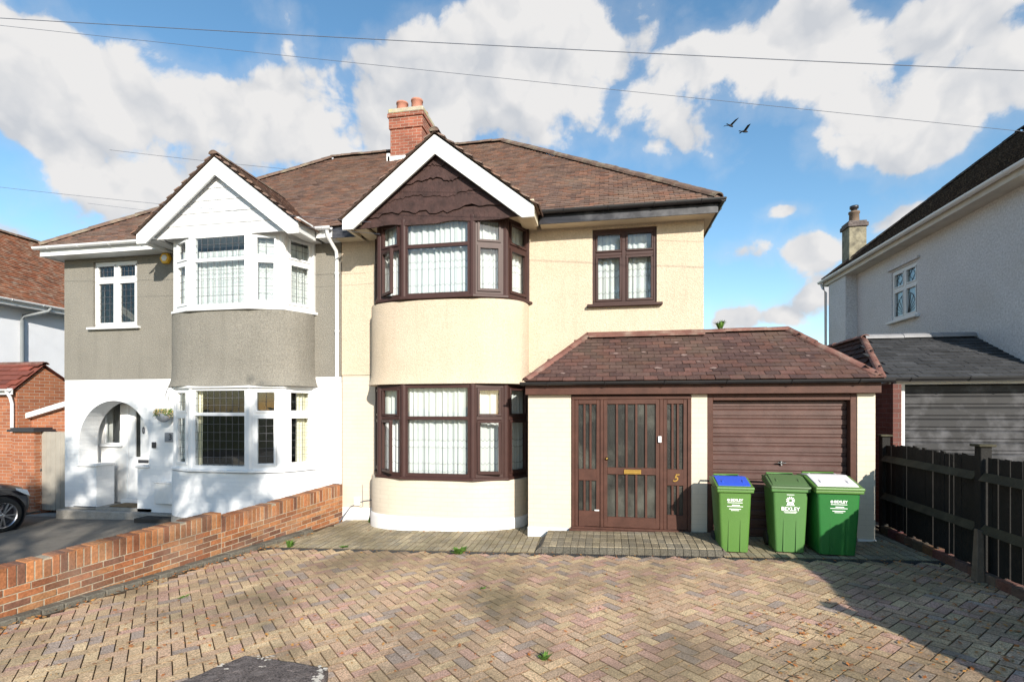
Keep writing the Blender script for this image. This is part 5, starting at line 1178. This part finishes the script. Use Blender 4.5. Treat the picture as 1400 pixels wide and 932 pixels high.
b = MB(); b.box(XR-.06, XR+.01, wy0-.1, wy1+.1, wz1_+.04, wz1_+.09); b.build('drip_moulding', M['grey_white_render'], HR)
# roof
b = MB(); rzR = 8.25; xrR = 9.2
A1 = (EX, 8.8, ERZ); A2 = (EX, YB+.3, ERZ); Bf = (xrR, 11.7, rzR); Bb = (xrR, YB-2.5, rzR)
b.poly([A1, A2, Bb, Bf]); b.poly([A2, (14.3, YB+.3, ERZ), (11.3, YB-2.5, rzR), Bb]); b.poly([A1, Bf, (11.3, 11.7, rzR), (14.3, 8.8, ERZ)]); b.poly([(14.3, 8.8, ERZ), (11.3, 11.7, rzR), (11.3, YB-2.5, rzR), (14.3, YB+.3, ERZ)]); b.poly([Bf, Bb, (11.3, YB-2.5, rzR), (11.3, 11.7, rzR)])
UR = Vector((xrR-EX, 0, rzR-ERZ)); LR_ = UR.length; UR /= LR_
tiles(b, A1, (0, 1, 0), UR, YB+.3-8.8, LR_, lambda a, h: a > 2.9*h/LR_ and a < (YB+.3-8.8)-2.8*h/LR_ and h < LR_, pal=pal_s, rnd=random.Random(41))
rr = b.build('roof', M['tile_dark'], HR, fixn=False)
r = MB(); ridge(r, (EX, YB+.28, ERZ+.04), (xrR, YB-2.5, rzR+.05), .11); ridge(r, (xrR, YB-2.5, rzR+.05), (xrR, 11.7, rzR+.05), .11); ridge(r, (EX, 7.87, ERZ+.04), (xrR, 11.7, rzR+.05), .11); r.build('ridge_tiles', M['tile_dark'], rr, fixn=False)
b = MB(); b.box(EX, EX+.025, 8.8, YB+.3, 5.56, 5.72); b.box(EX+.025, XR, 8.8, YB+.3, 5.57, 5.59); b.build('fascia', mat('cream_grey_soffit', (.55, .52, .46), .7, .15, 4), HR)
b = MB(); gutter(b, (EX-.07, 8.8, 5.71), (EX-.07, YB+.35, 5.71), .06); b.tube([(EX-.07, YB+.25, 5.66), (EX-.02, YB+.2, 5.5), (XR-.34, YB+.05, 5.35), (XR-.34, YB+.05, .3)], .036, 8); b.build('gutter', M['upvc'], HR)
b = MB(); x0c = 6.62; b.box(x0c, x0c+.44, 15.7, 16.15, 5.6, 7.08)
chm = b.build('chimney', mat('mossy_render_chimney', (.25, .225, .16), .9, .5, 6, 1.0, 25, dark=(.07, .065, .055), dscale=5, damt=.8), rr, bevel=.01)
b = MB(); b.box(x0c-.04, x0c+.48, 15.66, 16.19, 7.08, 7.19); b.box(x0c-.01, x0c+.45, 15.69, 16.16, 7.19, 7.25); b.build('chimney_cap', M['stone_dark'], rr, bevel=.01)
b = MB(); b.lathe([(.13, 7.23), (.12, 7.50), (.14, 7.51), (.14, 7.56), (.08, 7.58)], x0c+.22, 15.92, 18); b.build('chimney_pot', mat('stained_clay_pot', (.17, .12, .085), .8, .3, 6), rr, fixn=False)
b = MB(); b.lathe([(.075, 7.56), (.075, 7.64), (.11, 7.65), (.11, 7.72), (.0, 7.74)], x0c+.22, 15.92, 16); b.build('cowl', M['dark_metal'], rr, fixn=False)

# ------------------------------------------------------------------ fence
FN = thing('picket_fence', 'black close-set picket fence with sloping rails beside the right edge of the drive', 'fence', (4.1, 6.4, gz(4.1)))
XF = lambda y: 4.03+.04*(y-6.4)
posts = [8.62, 6.42, 4.2, 2.50]
rn = random.Random(23)
for i, py in enumerate(posts):
    b = MB(); zt6 = 1.60; b.box(XF(py)-.055, XF(py)+.055, py-.05, py+.05, -.1, zt6); po = b.build('post', M['fence_black'], FN, bevel=.006)
    b = MB(); b.box(XF(py)-.085, XF(py)+.08, py-.08, py+.08, zt6, zt6+.028); b.build('post_cap', M['fence_rail'], po, bevel=.006)
def rail(ya, yb6, z):
    b = MB(); p = [(-.085, z-.045), (-.02, z-.045), (-.02, z+.045)]
    for yy0, yy1 in ((ya, yb6),):
        vs = [(XF(yy0)-.02+q[0]+.02, yy0, q[1]) for q in p]+[(XF(yy1)-.02+q[0]+.02, yy1, q[1]) for q in p]
        b.add(vs, [(0, 1, 2), (5, 4, 3), (0, 3, 4, 1), (1, 4, 5, 2), (2, 5, 3, 0)])
    b.build('rail', M['fence_rail'], FN, bevel=.004)
for a, c in zip(posts, posts[1:]):
    rail(c+.05, a-.05, 1.28); rail(c+.05, a-.05, .72)
    pl = MB(); y = c+.06
    while y < a-.06:
        w = rn.uniform(.062, .078); zt6 = 1.49+rn.uniform(-.02, .015)+(.012*math.sin(y*5)); j = rn.uniform(-.004, .004); z0 = .26+rn.uniform(-.03, .04)
        pl.add([(XF(y)+j, y, z0), (XF(y)+j, y+w, z0), (XF(y)+.02+j, y+w, z0), (XF(y)+.02+j, y, z0), (XF(y)+j, y+rn.uniform(-.006, .006), zt6), (XF(y)+j, y+w+rn.uniform(-.006, .006), zt6+rn.uniform(-.01, .01)), (XF(y)+.02+j, y+w, zt6), (XF(y)+.02+j, y, zt6)],
               [(0, 1, 5, 4), (2, 3, 7, 6), (0, 4, 7, 3), (1, 2, 6, 5), (4, 5, 6, 7), (0, 3, 2, 1)])
        y += w+(rn.uniform(.002, .010) if rn.random() < .75 else rn.uniform(.014, .03))
    pl.build('pales', M['fence_black'], FN)
# last, lower raked run towards the road
pl = MB(); y = 2.48
while y > -1.5:
    w = .07; zt6 = max(1.1, 1.49-(2.48-y)*.75); pl.box(XF(y), XF(y)+.02, y-w, y, .2, zt6); y -= w+.006
pl.build('pales', M['fence_black'], FN)
b = MB(); s_ = 0
y = 8.6
while y > -1.5:
    b.box(XF(y)-.07, XF(y)+.10, y-.22, y-.006, gz(4)-.05, gz(4)+.10, None, tuple(q*rn.uniform(.35, .6) for q in (.22, .11, .08))); y -= .225
fb = b.build('brick_footing', M['brick'], FN, bevel=.006)
b = MB(); py = 6.42; b.add([(XF(py)-.16, py-.16, gz(4)-.02), (XF(py)-.08, py-.16, gz(4)-.02), (XF(py)-.08, py-.06, gz(4)-.02), (XF(py)-.16, py-.06, gz(4)-.02), (XF(py)-.12, py-.11, .72), (XF(py)-.06, py-.11, .70), (XF(py)-.06, py-.05, .70), (XF(py)-.12, py-.05, .72)], [(0, 1, 5, 4), (1, 2, 6, 5), (2, 3, 7, 6), (3, 0, 4, 7), (4, 5, 6, 7), (0, 3, 2, 1)]); b.build('post_spur', M['old_wood'], FN, bevel=.006)

# ------------------------------------------------------------------ parked car at the left edge
CAR = thing('parked_car', 'front end of a dark parked car with silver wheels at the left edge', 'car', (-12.0, 6.5, gz(-12.0)))
gc = gz(-11.5)
yc, hwid = 8.45, .86
stat = [(-14.9, .62, .80, .92), (-14.75, .72, .30, 1.0), (-14.2, .80, .22, 1.06), (-13.4, .85, .20, 1.02), (-12.6, .86, .20, 1.00), (-11.9, .86, .20, .98), (-11.4, .86, .22, .93), (-11.0, .84, .24, .87), (-10.72, .76, .26, .80), (-10.56, .60, .28, .70), (-10.50, .42, .32, .62)]
b = MB(); rings = []
for (x, hw, zlo, zhi) in stat:
    hh = zhi-zlo; pr = [(-hw*.93, zlo), (-hw, zlo+.12), (-hw*1.0, zlo+hh*.55), (-hw*.97, zlo+hh*.8), (-hw*.82, zhi-.02), (-hw*.45, zhi+.02), (0, zhi+.03)]
    pr += [(-p[0], p[1]) for p in pr[-2::-1]]; rings.append([(x, yc+p[0], gc+p[1]) for p in pr])
k = len(rings[0]); vs = [p for r_ in rings for p in r_]
b.add(vs, [(i*k+j, i*k+j+1, (i+1)*k+j+1, (i+1)*k+j) for i in range(len(rings)-1) for j in range(k-1)], sm=True); b.poly(rings[0]); b.poly(rings[-1])
body = b.build('body', M['car_paint'], CAR); 
b = MB(); g = [(-14.5, 1.0, .70), (-13.9, 1.42, .58), (-12.9, 1.48, .58), (-12.3, 1.38, .60), (-11.55, .95, .72)]
rg = [[(x, yc-hw6*1.05, gc+.9), (x, yc-hw6, gc+z), (x, yc+hw6, gc+z), (x, yc+hw6*1.05, gc+.9)] for x, z, hw6 in g]; vs = [p for r_ in rg for p in r_]
b.add(vs, [(i*4+j, i*4+j+1, (i+1)*4+j+1, (i+1)*4+j) for i in range(4) for j in range(3)], sm=True); b.build('windscreen', mat('dark_car_glass', (.02, .022, .025), .08, .1, 3, spec=.8), CAR)
def car_wheel(wx, wy, sgn):
    ro = Matrix.Translation((wx, wy, gc+.325)) @ Matrix.Rotation(R(90)*sgn, 4, 'X')
    b = MB(); b.lathe([(.385, .10), (.385, .0), (.30, -.02)], 0, 0, 28, ro); ww = b.build('wheel_arch', M['black_plastic'], CAR)
    b = MB(); b.lathe([(.215, -.1), (.30, -.1), (.325, -.08), (.325, .08), (.305, .112), (.235, .108)], 0, 0, 32, ro); w = b.build('wheel', M['rubber'], CAR)
    b = MB(); b.lathe([(.236, .108), (.226, .10), (.218, .03)], 0, 0, 32, ro); b.lathe([(0, .09), (.04, .09), (.05, .075)], 0, 0, 16, ro)
    for i in range(10):
        a = 2*math.pi*i/10; Mr = ro @ Matrix.Rotation(a+(.12 if i % 2 else -.12), 4, 'Z'); b.box(.03, .225, -.013, .013, .06, .092, Mr)
    b.build('rim', M['alloy'], w); b = MB(); b.lathe([(0, .02), (.22, .02)], 0, 0, 20, ro); b.build('brake_disc', M['dark_metal'], w)
car_wheel(-11.22, yc-.80, 1); car_wheel(-14.0, yc-.78, 1); car_wheel(-11.22, yc+.80, -1); car_wheel(-14.0, yc+.78, -1)
for sg in (-1, 1):
    b = MB(); b.add([(-10.98, yc+sg*.80, gc+.80), (-10.70, yc+sg*.70, gc+.72), (-10.60, yc+sg*.58, gc+.64), (-10.66, yc+sg*.71, gc+.60), (-10.82, yc+sg*.79, gc+.66), (-10.98, yc+sg*.825, gc+.76)], [(0, 1, 2, 3, 4, 5)])
    for i in range(len(b.v)): b.v[i].y += sg*.02; b.v[i].x += .02
    b.build('headlight', M['lamp_lens'], CAR)
b = MB(); b.prism([(-10.95, gc+.20), (-10.42, gc+.24), (-10.44, gc+.27), (-10.95, gc+.27)], 'y', yc-.72, yc+.72); b.build('bumper_lip', M['black_plastic'], CAR, bevel=.01)
CM = Matrix.Translation((-12.03, 7.7, 0)) @ Matrix.Rotation(R(90), 4, 'Z') @ Matrix.Translation((11.22, -yc, 0))   # nose-in, towards the house
for o in [o for o in col.objects if o.parent == CAR or (o.parent and o.parent.parent == CAR)]: o.data.transform(CM)


# ------------------------------------------------------------------ overhead cables
def cable(u0, v0, y0, u1, v1, y1, label, sag=.1, r=.006, ext=.35):
    p0 = Vector((X(u0, y0), y0, Z(u0, v0, y0))); p1 = Vector((X(u1, y1), y1, Z(u1, v1, y1))); d = p1-p0; pts = []
    n = 24
    for i in range(n+1):
        t = -ext+(1+2*ext)*i/n; p = p0+d*t; p.z += sag*(4*(t-.5)**2-1)*.5; pts.append(p)
    b = MB(); b.tube(pts, r, 6); return tag(b.build('overhead_cable', M['cable'], fixn=False), label, 'cable', 'cables crossing the sky')
cable(0, 25, 5.6, 1400, 97, 6.4, 'uppermost dark cable crossing the whole sky', .05, .0042)
cable(0, 35, 5.9, 1400, 180, 7.4, 'second thin cable from the top, slanting down to the right over the clouds', .02, .0028)
cable(0, 256, 7.0, 460, 300, 7.9, 'thin cable passing in front of the white gable, the upper of two', .05, .0030, .1)
cable(120, 278, 7.0, 520, 320, 8.0, 'thin cable passing in front of the white gable, the lower of two', .05, .0022, .0)
cable(150, 205, 15, 410, 233, 15, 'faint short cable in the sky behind the white gable apex', .05, .006, .0)

# birds
def bird(u, v, y, rz, label, roll):
    t = thing('bird', label, 'bird', (X(u, y), y, Z(u, v, y)), R(rz), 'birds flying')
    b = MB(); b.lathe([(0, -.16), (.03, -.13), (.05, -.04), (.045, .06), (.035, .12), (.03, .15), (0, .18)], 0, 0, 10, Matrix.Rotation(R(90), 4, 'Y')); b.add([(-.14, -.02, 0), (-.30, -.05, 0), (-.30, .05, 0.01), (-.14, .02, 0)], [(0, 1, 2, 3)]); bb = b.build('body', M['bird'], t, local=True)
    for sg in (-1, 1):
        w = MB(); ang_ = roll*sg; vs = [(.06, 0, .01), (.10, sg*.2, .10+.05), (.02, sg*.44, .16+roll*.002), (-.06, sg*.3, .13), (-.08, 0, .01)]; w.add(vs, [(0, 1, 3, 4), (1, 2, 3)]); w.add([(p[0], p[1], p[2]-.012) for p in vs], [(0, 1, 3, 4), (1, 2, 3)]); w.build('wing', M['bird'], t, local=True, fixn=False)
bird(999, 172, 26, 40, 'small dark bird in flight, the upper left of two', 10)
bird(1018, 180, 26, 20, 'small dark bird in flight, the lower right of two', -10)

# ------------------------------------------------------------------ weeds, leaves
def tuft(x, y, z, r, h, n, name, label, cat='weed', seed=0, m='weed', group=None):
    rn = random.Random(seed); b = MB()
    for k in range(n):
        a = rn.uniform(0, 6.28); L_ = h*rn.uniform(.5, 1.1); lean = rn.uniform(.2, 1.0)*r; base = Vector((x+rn.uniform(-.3, .3)*r, y+rn.uniform(-.3, .3)*r, z)); d = Vector((math.cos(a), math.sin(a), 0)); s = Vector((-d.y, d.x, 0)); w = rn.uniform(.008, .02)*(r/.1)
        c = rn.uniform(.6, 1.3); p1 = base+d*lean*.4+Vector((0, 0, L_*.7)); p2 = base+d*lean+Vector((0, 0, L_))
        b.add([base, p1-s*w, p2, p1+s*w], [(0, 1, 2, 3)], (c, c, c*.8))
    o = b.build(name, M[m], fixn=False); return tag(o, label, cat, group)
for i, (u, v, r_, h_, n_, lb) in enumerate([(628, 757, .14, .10, 60, 'bright green weed growing over the drain below the bay window'), (396, 748, .10, .12, 40, 'bright green weed at the foot of the brick wall by the kerb'), (507, 714, .09, .08, 30, 'small weed in the corner left of the cream bay'), (470, 748, .09, .03, 25, 'flat mossy weed on the apron near the drain end'), (744, 902, .07, .05, 25, 'small weed among the blocks near the centre front of the drive'), (660, 805, .05, .03, 16, 'tiny weed among the blocks in the middle of the drive'), (250, 817, .08, .02, 20, 'thin flat weed on the drive near the left kerb'), (183, 797, .05, .05, 20, 'small pale weed between kerb and brick wall'), (600, 822, .03, .03, 8, 'tiniest weed among the blocks below the cream bay')]):
    x, y = ground_pt(u, v); tuft(x, y, gz(x)+(.0 if i != 7 else .0), r_, h_, n_, 'weed', lb, seed=i, group='weeds in the paving')
tuft(X(985, 9.15), 9.15, 3.36, .12, .14, 40, 'grass_tuft', 'tuft of grass growing on the garage roof ridge', 'grass', 77)
lf = MB(); rn = random.Random(88)
def leafat(x, y, big=1):
    s1 = rn.uniform(.012, .030)*big; a = rn.uniform(0, 6.28); c = rn.choice([(.42, .15, .04), (.35, .12, .03), (.45, .22, .06), (.28, .12, .05), (.25, .16, .07)]); z = gz(x)+.012
    d = Vector((math.cos(a), math.sin(a), rn.uniform(-.2, .2))); s = Vector((-d.y, d.x, rn.uniform(-.3, .3))); p = Vector((x, y, z+.004))
    lf.add([p-d*s1, p+s*s1*.5, p+d*s1, p-s*s1*.5], [(0, 1, 2, 3)], c)
for k in range(420):
    s = rn.uniform(1.0, 7.5); p = WM(0) @ Vector((s, .13+abs(rn.gauss(0, .12)), 0)); leafat(p.x, p.y)
for k in range(500): leafat(rn.uniform(1.2, 4.0), rn.uniform(3.2, 5.2)*1)
for k in range(350): leafat(rn.uniform(-4.9, 4), rn.uniform(3.0, 6.9), .8)
for k in range(220): leafat(rn.uniform(3.2, 4.05), rn.uniform(5, 8.0), .9)
for k in range(160): leafat(-3.5+rn.gauss(0, 1.2), 4.2+rn.gauss(0, .35))
for k in range(120): leafat(rn.uniform(-4.6, 3.6), 6.94+rn.gauss(0, .05), .8)
for k in range(34): leafat(rn.uniform(-4.2, -1.3), 8.2+rn.uniform(-.12, .05), .9)
tag(lf.build('fallen_leaves', M['dead_leaf'], fixn=False), 'small orange-brown leaves scattered over the block drive', 'leaves', None, 'stuff')

# ------------------------------------------------------------------ street tree behind the camera, which dapples the left house
TR = thing('street_tree', 'street tree with a thin leafy crown standing by the road', 'tree', (.2, -7.2, -.05))
rn = random.Random(15); tips = []
tb = MB(); base = Vector((.2, -7.2, -.1)); tb.tube([base, base+Vector((.05, 0, 2)), base+Vector((-.1, .1, 4.2)), base+Vector((-.5, .1, 6.5))], [.2, .15, .12, .09], 10)
def limb(p, d, L_, r_, dep):
    q = p+d*L_; m_ = (p+q)/2+Vector((rn.gauss(0, .06), rn.gauss(0, .06), rn.gauss(0, .06)))*L_; tb.tube([p, m_, q], [r_, r_*.8, r_*.6], 6)
    if dep == 0: tips.append(q); return
    for k in range(3 if dep > 1 else 3):
        nd = (d+Vector((rn.gauss(0, .55), rn.gauss(0, .45), rn.gauss(.05, .35)))).normalized(); limb(q if k < 2 else m_, nd, L_*rn.uniform(.6, .82), r_*.55, dep-1)
top = base+Vector((-.5, .1, 6.5))
for d in ((-1, .1, .45), (-.5, .5, .8), (.2, -.3, 1), (.8, .2, .6), (-.8, -.4, .8), (.5, .5, .7), (-1.1, .2, .15), (1, -.2, .35), (-.2, -.7, .3), (.2, .8, .3)): limb(top, Vector(d).normalized(), 1.5, .05, 3)
tb.build('trunk', M['bark'], TR, fixn=False)
lb = MB()
for p in tips:
    if rn.random() < .3: continue
    for k in range(60):
        c0 = p+Vector((rn.gauss(0, .13), rn.gauss(0, .13), rn.gauss(0, .13)))
        if c0.z < 6.7+max(0, c0.x-.8)*.6 or c0.z > 10.9: continue
        a = Vector((rn.gauss(0, 1), rn.gauss(0, 1), rn.gauss(0, 1))).normalized(); bb = a.orthogonal().normalized(); s1 = rn.uniform(.045, .085); lb.add([c0-a*s1, c0+bb*s1*.6, c0+a*s1, c0-bb*s1*.6], [(0, 1, 2, 3)], (1, 1, 1))
lb.build('crown', M['leaf'], TR, fixn=False)
